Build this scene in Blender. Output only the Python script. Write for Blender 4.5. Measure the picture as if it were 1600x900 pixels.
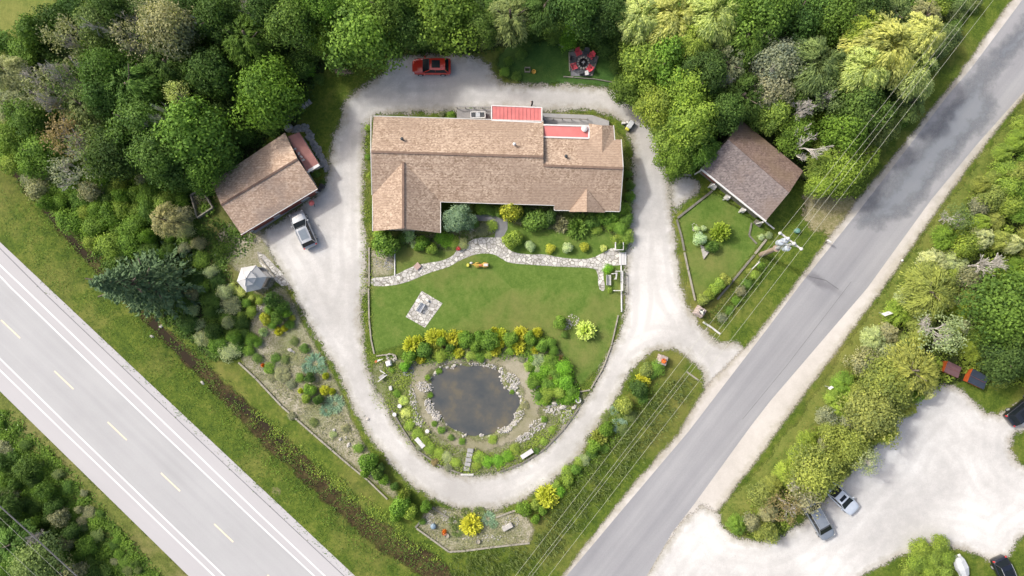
import bpy, math, random
import numpy as np
from mathutils import Vector, Matrix
R = math.radians
rnd = random.Random(7)
SC = bpy.context.scene
for o in list(bpy.data.objects): bpy.data.objects.remove(o)

# ------------------------------------------------------------------ camera
CAMH = 80.0; K = 0.075                       # drone height, metres per photo pixel on the ground
cam = bpy.data.cameras.new('camera'); camo = bpy.data.objects.new('camera', cam)
SC.collection.objects.link(camo); camo.location = (0, 0, CAMH); camo.rotation_euler = (0, 0, 0)
cam.sensor_width = 36; cam.lens = 24; cam.clip_start = 1; cam.clip_end = 5000
SC.camera = camo
# ------------------------------------------------------------------ sky and sun
w = bpy.data.worlds.new('World'); SC.world = w; w.use_nodes = True
nt = w.node_tree; bg = nt.nodes['Background']
sky = nt.nodes.new('ShaderNodeTexSky'); sky.sky_type = 'NISHITA'; sky.sun_disc = False
SUN_EL = R(44); SUN_AZ = math.atan2(-0.875, 0.48)
sky.sun_elevation = SUN_EL; sky.sun_rotation = SUN_AZ; sky.dust_density = 7.0; sky.air_density = 1.0; sky.ozone_density = 1.6
nt.links.new(sky.outputs[0], bg.inputs[0]); bg.inputs[1].default_value = 0.15
sl = bpy.data.lights.new('sun', 'SUN'); sl.energy = 2.0; sl.angle = R(3.0); sl.color = (1.0, 0.985, 0.95)
so = bpy.data.objects.new('sun', sl); SC.collection.objects.link(so); so.location = (-60, 30, 70)
d = Vector((-math.sin(SUN_AZ)*math.cos(SUN_EL), -math.cos(SUN_AZ)*math.cos(SUN_EL), -math.sin(SUN_EL)))
so.rotation_euler = d.to_track_quat('-Z', 'Y').to_euler()
vs = SC.view_settings; vs.view_transform = 'Standard'; vs.look = 'None'; vs.gamma = 1; vs.use_curve_mapping = False
vs.exposure = 0.54
SC.render.engine = 'CYCLES'
try:
    SC.cycles.transparent_max_bounces = 16; SC.cycles.max_bounces = 6
except Exception: pass

# ------------------------------------------------------------------ helpers
def P(px, py, h=0.0):
    s = (CAMH-h)/CAMH
    return Vector(((px-800)*K*s, (450-py)*K*s, h))
def G(px, py): return ((px-800)*K, (450-py)*K)
DITCH = [G(*p) for p in [(-120,100),(0,243),(65,322),(135,405),(225,495),(300,572),(350,617),(400,655),(480,735),(520,778),(570,822),(620,862),(680,900),(760,960)]]
DITCH2 = [G(*p) for p in [(-120,110),(0,235),(22,252),(80,322),(155,405),(225,470)]]
POND = [(675,590),(690,577),(710,573),(745,573),(775,576),(783,590),(790,607),(803,612),(811,625),(809,645),(795,663),(775,675),(750,682),(725,678),(700,665),(682,645),(674,620)]
def segdist(x, y, pts, closed=False):
    x = np.asarray(x, float); y = np.asarray(y, float)
    best = np.full(x.shape, 1e9); n = len(pts)
    for i in range(n if closed else n-1):
        ax, ay = pts[i]; bx, by = pts[(i+1) % n]
        dx, dy = bx-ax, by-ay; L = dx*dx+dy*dy+1e-12
        t = np.clip(((x-ax)*dx+(y-ay)*dy)/L, 0, 1)
        best = np.minimum(best, np.hypot(x-ax-t*dx, y-ay-t*dy))
    return best
def inside(x, y, pts):
    x = np.asarray(x, float); y = np.asarray(y, float)
    c = np.zeros(x.shape, bool); n = len(pts)
    for i in range(n):
        ax, ay = pts[i]; bx, by = pts[(i+1) % n]
        if ay == by: continue
        c ^= ((ay > y) != (by > y)) & (x < (bx-ax)*(y-ay)/(by-ay)+ax)
    return c
def sdf(x, y, pts):
    d_ = segdist(x, y, pts, True); return np.where(inside(x, y, pts), d_, -d_)
def smooth(pts, it=2):
    for _ in range(it):
        q = []
        n = len(pts)
        for i in range(n):
            a = pts[i]; b = pts[(i+1) % n]
            q += [(a[0]*.75+b[0]*.25, a[1]*.75+b[1]*.25), (a[0]*.25+b[0]*.75, a[1]*.25+b[1]*.75)]
        pts = q
    return pts
PONDW = [(x+.22*math.sin(y*2.3+x), y+.2*math.sin(x*2.9)) for x, y in smooth([G(*p) for p in POND], 2)]
def terrain(x, y):
    x = np.asarray(x, float); y = np.asarray(y, float)
    dd = segdist(x, y, DITCH); z = -0.75*np.clip(1-dd/2.6, 0, 1)**1.3
    d2 = segdist(x, y, DITCH2); z = np.minimum(z, -0.35*np.clip(1-d2/1.6, 0, 1))
    dp = sdf(x, y, PONDW); z = z-0.9*np.clip((dp+0.5)/1.5, 0, 1)
    return z
def tz(x, y): return float(terrain(np.array([x]), np.array([y]))[0])

def newmesh(name, verts, faces, mat=None, smoothf=False):
    me = bpy.data.meshes.new(name)
    me.from_pydata([tuple(v) for v in verts], [], faces)
    if mat: me.materials.append(mat)
    if smoothf: me.polygons.foreach_set('use_smooth', [True]*len(me.polygons))
    me.update(); return me
def link(name, me, parent=None, loc=None):
    o = bpy.data.objects.new(name, me); SC.collection.objects.link(o)
    if parent: o.parent = parent
    if loc is not None: o.location = loc
    return o
def tag(o, label=None, cat=None, group=None, kind=None):
    if label: o['label'] = label
    if cat: o['category'] = cat
    if group: o['group'] = group
    if kind: o['kind'] = kind
    return o
def thing(name, label, cat, loc, rz=0, group=None):
    o = bpy.data.objects.new(name, None); SC.collection.objects.link(o)
    o.location = loc; o.rotation_euler = (0, 0, rz); o.empty_display_size = .3
    return tag(o, label, cat, group)

class MB:
    """collects shapes; build() links them as ONE mesh object"""
    def __init__(s, M=None): s.v = []; s.f = []; s.M = M or Matrix.Identity(4)
    def add(s, vs_, fs): 
        n = len(s.v); s.v += [s.M @ Vector(v) for v in vs_]; s.f += [tuple(i+n for i in f) for f in fs]; return s
    def box(s, c, sz, rz=0, rx=0, ry=0, taper=1.0, bev=0.0):
        m = Matrix.Translation(c) @ Matrix.Rotation(rz, 4, 'Z') @ Matrix.Rotation(ry, 4, 'Y') @ Matrix.Rotation(rx, 4, 'X')
        x, y, z = sz[0]/2, sz[1]/2, sz[2]/2; t = taper
        if bev <= 0:
            vs_ = [(-x,-y,-z),(x,-y,-z),(x,y,-z),(-x,y,-z),(-x*t,-y*t,z),(x*t,-y*t,z),(x*t,y*t,z),(-x*t,y*t,z)]
            fs = [(0,3,2,1),(4,5,6,7),(0,1,5,4),(1,2,6,5),(2,3,7,6),(3,0,4,7)]
        else:
            b = min(bev, x*.9, y*.9, z*.9)
            def ring(xx, yy, zz): 
                return [(-xx+b,-yy,zz),(xx-b,-yy,zz),(xx,-yy+b,zz),(xx,yy-b,zz),(xx-b,yy,zz),(-xx+b,yy,zz),(-xx,yy-b,zz),(-xx,-yy+b,zz)]
            def ringi(xx, yy, zz):
                return [(-xx+b,-yy+b,zz),(xx-b,-yy+b,zz),(xx-b,-yy+b,zz),(xx-b,yy-b,zz),(xx-b,yy-b,zz),(-xx+b,yy-b,zz),(-xx+b,yy-b,zz),(-xx+b,-yy+b,zz)]
            vs_ = ring(x,y,-z)+ring(x*t,y*t,z-b)+ [(a*.97 if True else a, c_*.97, zz) for a,c_,zz in ring(x*t-b*.6,y*t-b*.6,z)]
            fs = [tuple(reversed(range(8)))]
            for L in (0, 8):
                for i in range(8): j = (i+1) % 8; fs.append((L+i, L+j, L+8+j, L+8+i))
            fs.append(tuple(range(16, 24)))
        return s.add([m @ Vector(v) for v in vs_], fs)
    def cyl(s, a, b, r1, r2=None, n=10, cap=True):
        a = Vector(a); b = Vector(b); r2 = r1 if r2 is None else r2
        dz = (b-a); 
        if dz.length < 1e-6: return s
        q = dz.to_track_quat('Z', 'Y').to_matrix()
        vs_ = []
        for c, r in ((a, r1), (b, r2)):
            for i in range(n):
                t = 2*math.pi*i/n; vs_.append(c+q @ Vector((math.cos(t)*r, math.sin(t)*r, 0)))
        fs = [(i, (i+1) % n, n+(i+1) % n, n+i) for i in range(n)]
        if cap: fs += [tuple(reversed(range(n))), tuple(range(n, 2*n))]
        return s.add(vs_, fs)
    def tube(s, pts, r, n=6):
        for i in range(len(pts)-1):
            ra = r[i] if isinstance(r, (list, tuple)) else r; rb = r[i+1] if isinstance(r, (list, tuple)) else r
            s.cyl(pts[i], pts[i+1], ra, rb, n)
        return s
    def lathe(s, c, prof, n=16):
        c = Vector(c); vs_ = []; fs = []
        for r, z in prof:
            for i in range(n):
                t = 2*math.pi*i/n; vs_.append(c+Vector((math.cos(t)*r, math.sin(t)*r, z)))
        for k in range(len(prof)-1):
            for i in range(n): j = (i+1) % n; fs.append((k*n+i, k*n+j, k*n+n+j, k*n+n+i))
        fs.append(tuple(reversed(range(n)))); fs.append(tuple(range((len(prof)-1)*n, len(prof)*n)))
        return s.add(vs_, fs)
    def prism(s, pts, z0, z1):
        n = len(pts)
        a = sum(pts[i][0]*pts[(i+1) % n][1]-pts[(i+1) % n][0]*pts[i][1] for i in range(n))
        if a < 0: pts = list(reversed(pts))
        f0 = (lambda i: z0[i]) if isinstance(z0, (list, tuple)) else (lambda i: z0)
        vs_ = [(p[0], p[1], z0) for p in pts]+[(p[0], p[1], z1) for p in pts]
        fs = [tuple(reversed(range(n))), tuple(range(n, 2*n))]+[(i, (i+1) % n, n+(i+1) % n, n+i) for i in range(n)]
        return s.add(vs_, fs)
    def slab(s, pts, t):
        """3-D polygon thickened downwards"""
        n = len(pts); pts = [Vector(p) for p in pts]
        a = sum(pts[i].x*pts[(i+1) % n].y-pts[(i+1) % n].x*pts[i].y for i in range(n))
        if a < 0: pts = list(reversed(pts))
        lo = [p-Vector((0, 0, t)) for p in pts]
        fs = [tuple(range(n)), tuple(reversed(range(n, 2*n)))]+[(i, n+i, n+(i+1) % n, (i+1) % n) for i in range(n)]
        return s.add(pts+lo, fs)
    def ball(s, c, r, n=8, m=6):
        rr = r if isinstance(r, (tuple, list)) else (r, r, r)
        prof = [(max(.02, math.sin(math.pi*k/m)), -math.cos(math.pi*k/m)) for k in range(m+1)]
        b = MB(); b.lathe((0, 0, 0), prof, n)
        return s.add([Vector(c)+Vector((v.x*rr[0], v.y*rr[1], v.z*rr[2])) for v in b.v], b.f)
    def build(s, name, mat, parent=None, sm=False):
        o = link(name, newmesh(name, s.v, s.f, mat, sm), parent)
        if parent is None: # origin at the base centre
            xs = [v.x for v in s.v]; ys = [v.y for v in s.v]; zs = [v.z for v in s.v]
            c = Vector(((min(xs)+max(xs))/2, (min(ys)+max(ys))/2, min(zs)))
            o.data.transform(Matrix.Translation(-c)); o.location = c
        return o
def wm(parent): # MB whose input is world coordinates, output local to an (optionally turned) parent
    return MB((Matrix.Translation(parent.location) @ Matrix.Rotation(parent.rotation_euler.z, 4, 'Z')).inverted())

# ------------------------------------------------------------------ materials
def _mat(name):
    m = bpy.data.materials.new(name); m.use_nodes = True
    return m, m.node_tree, m.node_tree.nodes['Principled BSDF']
def N(nt_, t, **kw):
    n = nt_.nodes.new(t)
    for k, v in kw.items():
        if k in n.inputs.keys(): n.inputs[k].default_value = v
        else: setattr(n, k, v)
    return n
def noise(nt_, co, scale, detail=4, rough=.6):
    n = N(nt_, 'ShaderNodeTexNoise'); n.inputs['Scale'].default_value = scale
    n.inputs['Detail'].default_value = detail; n.inputs['Roughness'].default_value = rough
    nt_.links.new(co, n.inputs['Vector']); return n.outputs['Fac']
def ramp(nt_, fac, stops):
    r = N(nt_, 'ShaderNodeValToRGB'); e = r.color_ramp.elements
    while len(e) < len(stops): e.new(.5)
    for i, (p, c) in enumerate(stops): e[i].position = p; e[i].color = tuple(c)+(1,) if len(c) == 3 else c
    nt_.links.new(fac, r.inputs[0]); return r.outputs[0]
def math_(nt_, op, a, b=None, c=None, clamp=False):
    n = N(nt_, 'ShaderNodeMath'); n.operation = op; n.use_clamp = clamp
    for i, v in enumerate((a, b, c)):
        if v is None: continue
        if isinstance(v, (int, float)): n.inputs[i].default_value = v
        else: nt_.links.new(v, n.inputs[i])
    return n.outputs[0]
def mix(nt_, f, a, b, mode='MIX'):
    n = N(nt_, 'ShaderNodeMix'); n.data_type = 'RGBA'; n.blend_type = mode
    if isinstance(f, (int, float)): n.inputs[0].default_value = f
    else: nt_.links.new(f, n.inputs[0])
    for i, v in ((6, a), (7, b)):
        if isinstance(v, tuple): n.inputs[i].default_value = tuple(v[:3])+(1,)
        else: nt_.links.new(v, n.inputs[i])
    return n.outputs[2]
def coords(nt_, kind='Object'): return N(nt_, 'ShaderNodeTexCoord').outputs[kind]
def geo(nt_): return N(nt_, 'ShaderNodeNewGeometry').outputs['Position']
def attr(nt_, name, out='Fac'):
    a = N(nt_, 'ShaderNodeAttribute'); a.attribute_name = name; return a.outputs[out]
def bump(nt_, bs, h, st=.3, dist=.05):
    b = N(nt_, 'ShaderNodeBump'); b.inputs['Strength'].default_value = st; b.inputs['Distance'].default_value = dist
    nt_.links.new(h, b.inputs['Height']); nt_.links.new(b.outputs[0], bs.inputs['Normal'])

def plain(name, col, rough=.6, metal=0, var=.12, scale=3.0, spec=.4):
    m, t, b = _mat(name); co = coords(t)
    f = noise(t, co, scale, 5)
    c = ramp(t, f, [(.3, tuple(x*(1-var) for x in col)), (.7, tuple(min(1, x*(1+var)) for x in col))])
    t.links.new(c, b.inputs['Base Color']); b.inputs['Roughness'].default_value = rough
    b.inputs['Metallic'].default_value = metal; b.inputs['Specular IOR Level'].default_value = spec
    return m
def ragged(m, t, b, amp=1.0, fine=.35, soft=.45):
    """edge cut out by noise from the distance attribute 'd': grass and gravel run into one another"""
    co = geo(t)
    n1 = noise(t, co, .55, 4, .65); n2 = noise(t, co, 4.5, 3, .7)
    v = math_(t, 'ADD', math_(t, 'ADD', attr(t, 'd'), .34*amp), math_(t, 'MULTIPLY', math_(t, 'SUBTRACT', n1, .5), amp*2.2))
    v = math_(t, 'ADD', v, math_(t, 'MULTIPLY', math_(t, 'SUBTRACT', n2, .5), fine*3.6))
    a = math_(t, 'DIVIDE', v, soft, clamp=True)
    tr = N(t, 'ShaderNodeBsdfTransparent'); mx = N(t, 'ShaderNodeMixShader')
    t.links.new(a, mx.inputs[0]); t.links.new(tr.outputs[0], mx.inputs[1]); t.links.new(b.outputs[0], mx.inputs[2])
    t.links.new(mx.outputs[0], t.nodes['Material Output'].inputs['Surface'])
    return m
def grassmat(name, c1, c2, c3, dry=(.2,.17,.07), dryamt=.5, edge=True, amp=1.0, fine=.3, s=1.0):
    m, t, b = _mat(name); co = geo(t)
    big = noise(t, co, .07*s, 3, .6); med = noise(t, co, .45*s, 5, .7); fi = noise(t, co, 5.5, 4, .75)
    m2 = noise(t, co, 2.2*s, 4, .75)
    f = math_(t, 'ADD', math_(t, 'ADD', math_(t, 'MULTIPLY', med, .35), math_(t, 'MULTIPLY', m2, .35)), math_(t, 'MULTIPLY', fi, .3))
    c = ramp(t, f, [(.41, c1), (.5, c2), (.59, c3)])
    dm = ramp(t, math_(t, 'ADD', math_(t, 'MULTIPLY', big, .7), math_(t, 'MULTIPLY', med, .35)), [(.5, (0, 0, 0)), (.66, (1, 1, 1))])
    c = mix(t, math_(t, 'MULTIPLY', dm, dryamt), c, dry)
    t.links.new(c, b.inputs['Base Color']); b.inputs['Roughness'].default_value = .85; b.inputs['Specular IOR Level'].default_value = .15
    bump(t, b, fi, .5, .12)
    if edge: ragged(m, t, b, amp, fine)
    return m
def gravelmat(name, lo, mid, hi, edge=True, amp=.8, fine=.45, dirt=None, tracks=False):
    m, t, b = _mat(name); co = geo(t)
    big = noise(t, co, .09, 3, .55); med = noise(t, co, .9, 5, .7); fi = noise(t, co, 11, 3, .8)
    f = math_(t, 'ADD', math_(t, 'ADD', math_(t, 'MULTIPLY', big, .55), math_(t, 'MULTIPLY', med, .22)), math_(t, 'MULTIPLY', fi, .25))
    c = ramp(t, f, [(.40, lo), (.5, mid), (.60, hi)])
    if tracks:
        wv = math_(t, 'SINE', math_(t, 'MULTIPLY', math_(t, 'ADD', attr(t, 'd'), math_(t, 'MULTIPLY', noise(t, co, .15, 2), 1.6)), 3.9))
        c = mix(t, math_(t, 'MULTIPLY', math_(t, 'ADD', wv, .2, clamp=True), tracks), c, tuple(x*.80 for x in mid))
        sp = ramp(t, noise(t, co, 3.2, 5, .75), [(.60, (0, 0, 0)), (.70, (1, 1, 1))]); c = mix(t, math_(t, 'MULTIPLY', sp, .35), c, tuple(x*.7 for x in lo))
    if dirt:
        dd = math_(t, 'ADD', attr(t, 'd'), math_(t, 'MULTIPLY', math_(t, 'SUBTRACT', med, .5), 2.0))
        e = ramp(t, math_(t, 'DIVIDE', dd, 1.4, clamp=True), [(.0, (1, 1, 1)), (.7, (0, 0, 0))])
        c = mix(t, math_(t, 'MULTIPLY', e, .6), c, dirt)
    t.links.new(c, b.inputs['Base Color']); b.inputs['Roughness'].default_value = .95; b.inputs['Specular IOR Level'].default_value = .1
    bump(t, b, fi, .35, .05)
    if edge: ragged(m, t, b, amp, fine)
    return m
def leafmat(name, transl=.25):
    m, t, b = _mat(name)
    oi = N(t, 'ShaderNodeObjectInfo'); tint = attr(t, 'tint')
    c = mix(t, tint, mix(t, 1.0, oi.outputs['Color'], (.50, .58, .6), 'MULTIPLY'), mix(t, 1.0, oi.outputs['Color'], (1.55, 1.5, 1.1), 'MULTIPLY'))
    t.links.new(c, b.inputs['Base Color']); b.inputs['Roughness'].default_value = .6; b.inputs['Specular IOR Level'].default_value = .12
    tr = N(t, 'ShaderNodeBsdfTranslucent'); t.links.new(mix(t, 1.0, c, (1.1, 1.2, .6), 'MULTIPLY'), tr.inputs[0])
    mx = N(t, 'ShaderNodeMixShader'); mx.inputs[0].default_value = transl
    t.links.new(b.outputs[0], mx.inputs[1]); t.links.new(tr.outputs[0], mx.inputs[2])
    t.links.new(mx.outputs[0], t.nodes['Material Output'].inputs['Surface'])
    return m
def shingle(name, c1, c2, c3, stain=None):
    m, t, b = _mat(name); co = coords(t)
    v = N(t, 'ShaderNodeTexVoronoi'); v.inputs['Scale'].default_value = 5.2
    mp = N(t, 'ShaderNodeMapping'); mp.inputs['Scale'].default_value = (1, 1.6, 1); t.links.new(co, mp.inputs[0]); t.links.new(mp.outputs[0], v.inputs['Vector'])
    bw = N(t, 'ShaderNodeRGBToBW'); t.links.new(v.outputs['Color'], bw.inputs[0])
    med = noise(t, co, .6, 4, .6); fi = noise(t, co, 9, 3, .7)
    f = math_(t, 'ADD', math_(t, 'ADD', math_(t, 'MULTIPLY', bw.outputs[0], .5), math_(t, 'MULTIPLY', med, .3)), math_(t, 'MULTIPLY', fi, .2))
    c = ramp(t, f, [(.3, c1), (.5, c2), (.68, c3)])
    if stain:
        sm_ = ramp(t, noise(t, co, .16, 4, .6), [(.46, (0, 0, 0)), (.6, (1, 1, 1))]); c = mix(t, math_(t, 'MULTIPLY', sm_, .65), c, stain)
    wv = N(t, 'ShaderNodeTexWave'); wv.bands_direction = 'Y'; wv.inputs['Scale'].default_value = 1.1; wv.inputs['Distortion'].default_value = .6
    t.links.new(co, wv.inputs['Vector'])
    c = mix(t, .12, c, wv.outputs['Color'], 'MULTIPLY')
    t.links.new(c, b.inputs['Base Color']); b.inputs['Roughness'].default_value = .9; b.inputs['Specular IOR Level'].default_value = .15
    bump(t, b, f, .4, .04); return m
def paint(name, col, rough=.25, coat=.6, metal=0):
    m, t, b = _mat(name); f = noise(t, coords(t), 2.0, 3)
    t.links.new(ramp(t, f, [(.3, tuple(x*.93 for x in col)), (.7, col)]), b.inputs['Base Color'])
    b.inputs['Roughness'].default_value = rough; b.inputs['Coat Weight'].default_value = coat; b.inputs['Metallic'].default_value = metal
    return m
M = {}
M['leaf'] = leafmat('leaf', .32); M['needle'] = leafmat('needle', .1)
M['bark'] = plain('bark', (.13,.105,.08), .9, var=.3, scale=8)
M['deadwood'] = plain('dead wood', (.50,.47,.43), .9, var=.25, scale=6)
M['ground'] = grassmat('ground grass', (.042,.074,.010), (.078,.118,.014), (.138,.172,.026), (.185,.165,.05), .6, edge=False)
M['lawn'] = grassmat('lawn grass', (.068,.122,.018), (.095,.155,.026), (.132,.188,.040), (.18,.17,.055), .65, amp=.25, fine=.12)
M['darklawn'] = grassmat('shady lawn grass', (.035,.085,.018), (.05,.11,.022), (.07,.135,.028), (.10,.12,.035), .3, amp=.5, fine=.2)  # darker, greener variant of the lawn grass
M['rough'] = grassmat('rough meadow', (.070,.090,.020), (.110,.135,.028), (.165,.180,.045), (.24,.20,.09), .5, s=2.0)
M['meadow'] = grassmat('open meadow', (.095,.13,.025), (.13,.165,.032), (.18,.21,.048), (.22,.21,.06), .5)
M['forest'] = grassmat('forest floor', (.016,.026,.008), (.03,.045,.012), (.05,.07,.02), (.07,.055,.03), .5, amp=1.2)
M['bed'] = grassmat('planting bed', (.065,.095,.022), (.145,.155,.065), (.31,.29,.22), (.115,.15,.03), .6, amp=.25, fine=.1, s=3)
M['soil'] = grassmat('gravel bed', (.12,.135,.045), (.26,.24,.16), (.44,.40,.33), (.14,.17,.05), .75, amp=.3, fine=.2, s=2.6)
M['ditch'] = grassmat('ditch bed', (.022,.016,.008), (.055,.04,.018), (.10,.08,.03), (.08,.10,.02), .45, amp=.8, fine=.3, s=2.4)
M['gravel'] = gravelmat('gravel', (.365,.352,.33), (.455,.44,.415), (.575,.56,.53), dirt=(.22,.20,.13), tracks=.30)
M['gravel2'] = gravelmat('parking gravel', (.40,.39,.375), (.50,.488,.465), (.61,.60,.575), dirt=(.25,.22,.15), tracks=.24)
M['shoulder'] = gravelmat('shoulder gravel', (.40,.375,.34), (.47,.44,.40), (.54,.51,.47), dirt=(.26,.23,.15), amp=.35, fine=.25)
M['sand'] = gravelmat('sandy path', (.16,.16,.075), (.25,.23,.155), (.35,.32,.25), amp=.9, fine=.25)
M['sandpile'] = gravelmat('sand', (.42,.30,.20), (.50,.37,.26), (.56,.43,.31), amp=.2, fine=.1)
M['roof'] = shingle('tan shingles', (.255,.18,.125), (.365,.27,.20), (.52,.405,.305), (.32,.235,.175))
M['roof2'] = shingle('tan garage shingles', (.34,.235,.165), (.46,.33,.24), (.61,.465,.35), (.27,.21,.175))
M['roofd'] = shingle('grey barn shingles', (.145,.122,.118), (.20,.168,.158), (.265,.225,.208), (.21,.16,.13))
M['roofb'] = shingle('brown barn shingles', (.15,.105,.088), (.205,.145,.118), (.27,.195,.16), (.22,.16,.10))
M['redmetal'] = plain('red metal roof', (.50,.15,.14), .5, var=.14, scale=.9)
M['redpale'] = plain('faded red roof', (.30,.135,.115), .7, var=.2, scale=.8)
M['white'] = plain('white paint', (.58,.57,.55), .55, var=.06)
M['offwhite'] = plain('weathered white paint', (.50,.49,.46), .7, var=.14)
M['siding'] = plain('house siding', (.36,.30,.24), .7, var=.1)
M['brick'] = plain('brick red wall', (.22,.07,.05), .8, var=.2, scale=5)
M['glass'] = plain('window glass', (.03,.04,.05), .08, var=.1, spec=.6)
M['concrete'] = plain('concrete', (.30,.295,.29), .85, var=.12, scale=1.5)
M['concreted'] = plain('grey concrete', (.17,.17,.175), .85, var=.15, scale=1.5)
M['deck'] = plain('weathered deck boards', (.27,.26,.25), .8, var=.15, scale=4)
M['timber'] = plain('weathered timber', (.27,.25,.20), .85, var=.25, scale=3)
M['timberd'] = plain('grey timber', (.17,.16,.13), .85, var=.25, scale=3)
M['wood'] = plain('pole wood', (.30,.23,.18), .85, var=.2, scale=3)
M['steel'] = plain('galvanised steel', (.45,.47,.49), .4, .3, var=.08)
M['transf'] = plain('transformer grey', (.42,.47,.52), .35, .1, var=.1)
M['cable'] = plain('cable', (.42,.42,.34), .6)
M['cabled'] = plain('dark cable', (.12,.12,.12), .6)
M['rock'] = plain('pale limestone', (.40,.38,.345), .9, var=.3, scale=2)
M['rockg'] = plain('grey stone', (.24,.245,.25), .9, var=.3, scale=3)
M['black'] = plain('black', (.015,.015,.017), .5)
M['dark'] = plain('dark grey plastic', (.05,.055,.06), .6)
M['tyre'] = plain('tyre rubber', (.02,.02,.02), .85)
M['chairred'] = plain('coral red plastic', (.55,.07,.09), .5, var=.06)
M['chairdark'] = plain('dark grey chair', (.055,.062,.07), .6, var=.1)
M['orange'] = plain('orange paint', (.42,.085,.02), .6, var=.25, scale=2)
M['maroon'] = plain('brown metal roof', (.135,.072,.075), .6, var=.12)
M['navy'] = plain('dark solar roof', (.035,.045,.065), .35, var=.15)
M['yellow'] = plain('yellow wood', (.55,.34,.06), .6, var=.2)
M['yellowp'] = plain('yellow plastic', (.55,.52,.08), .5)
M['clay'] = plain('terracotta', (.40,.13,.05), .8)
M['flowero'] = plain('orange flowers', (.75,.18,.03), .7)
M['flowerw'] = plain('white flowers', (.75,.75,.65), .7)
M['red'] = plain('red', (.45,.03,.03), .5)
M['tarp'] = plain('pale grey tarp', (.42,.44,.45), .6, var=.08)
M['gazebo'] = plain('gazebo roofing', (.50,.50,.49), .6, var=.06, scale=2)
M['skin'] = plain('skin', (.45,.27,.2), .6, var=.05)
M['cloth'] = plain('black clothing', (.012,.012,.015), .9)

# asphalt with wheel paths along a given direction
def asphalt(name, cols, direction, wscale, rough=.9, wamt=.35, patch=None):
    m, t, b = _mat(name); co = geo(t)
    mp = N(t, 'ShaderNodeMapping'); mp.inputs['Rotation'].default_value = (0, 0, -direction); t.links.new(co, mp.inputs[0])
    sx = N(t, 'ShaderNodeMapping'); sx.inputs['Scale'].default_value = (.03, 1, 1); t.links.new(mp.outputs[0], sx.inputs[0])
    st = noise(t, sx.outputs[0], wscale, 4, .6); big = noise(t, co, .12, 3); fi = noise(t, co, 9, 3, .8)
    f = math_(t, 'ADD', math_(t, 'ADD', math_(t, 'MULTIPLY', st, wamt), math_(t, 'MULTIPLY', big, .75-wamt)), math_(t, 'MULTIPLY', fi, .25))
    c = ramp(t, f, [(.36, cols[0]), (.5, cols[1]), (.64, cols[2])])
    t.links.new(c, b.inputs['Base Color']); b.inputs['Roughness'].default_value = rough; b.inputs['Specular IOR Level'].default_value = .2
    bump(t, b, fi, .2, .02)
    return m, t, b
M['highway'] = asphalt('highway surface', [(.335,.335,.335), (.37,.37,.37), (.405,.405,.402)], math.atan2(-.94, 1), .9)[0]
M['hwshoulder'] = asphalt('highway shoulder surface', [(.385,.375,.378), (.405,.395,.398), (.425,.415,.418)], math.atan2(-.94, 1), .5)[0]
M['road'] = asphalt('side road asphalt', [(.225,.225,.235), (.275,.275,.282), (.335,.333,.335)], math.atan2(225, 176), .55, wamt=.5)[0]
_m, _t, _b = asphalt('asphalt patch', [(.175,.188,.21), (.205,.218,.235), (.24,.248,.258)], math.atan2(225, 176), .5); ragged(_m, _t, _b, 1.5, .15, 2.2); M['patch'] = _m
M['pwhite'] = plain('road paint white', (.62,.62,.61), .7, var=.05)
M['pyellow'] = plain('road paint yellow', (.62,.56,.42), .7, var=.12)
# flagstones
_m, _t, _b = _mat('flagstone'); _co = geo(_t)
_v = N(_t, 'ShaderNodeTexVoronoi'); _v.feature = 'DISTANCE_TO_EDGE'; _v.inputs['Scale'].default_value = 2.3; _v.inputs['Randomness'].default_value = .9; _t.links.new(_co, _v.inputs['Vector'])
_v2 = N(_t, 'ShaderNodeTexVoronoi'); _v2.inputs['Scale'].default_value = 2.3; _v2.inputs['Randomness'].default_value = .9; _t.links.new(_co, _v2.inputs['Vector'])
_bw = N(_t, 'ShaderNodeRGBToBW'); _t.links.new(_v2.outputs['Color'], _bw.inputs[0])
_c = ramp(_t, _bw.outputs[0], [(.2, (.35,.335,.31)), (.5, (.46,.445,.41)), (.8, (.58,.56,.51))])
_c = mix(_t, ramp(_t, _v.outputs['Distance'], [(.02, (1,1,1)), (.09, (0,0,0))]), _c, (.17,.16,.13))
_t.links.new(_c, _b.inputs['Base Color']); _b.inputs['Roughness'].default_value = .85; bump(_t, _b, _v.outputs['Distance'], .4, .05)
M['flag'] = _m
# murky pond water
_m, _t, _b = _mat('pond water'); _co = geo(_t)
_c = ramp(_t, noise(_t, _co, .35, 5, .6), [(.35, (.055,.062,.064)), (.52, (.080,.080,.072)), (.68, (.135,.115,.072))])
_t.links.new(_c, _b.inputs['Base Color']); _b.inputs['Roughness'].default_value = .12; bump(_t, _b, noise(_t, _co, 3, 2), .05, .02); M['water'] = _m
M['dry'] = grassmat('dry thin grass', (.15,.15,.05), (.24,.215,.11), (.34,.30,.19), (.20,.19,.07), .6, amp=1.6, fine=.5)
_m, _t, _b = _mat('ditch water'); _b.inputs['Base Color'].default_value = (.035,.027,.018,1); _b.inputs['Roughness'].default_value = .9; _b.inputs['Specular IOR Level'].default_value = .05; M['dwater'] = _m

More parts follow.
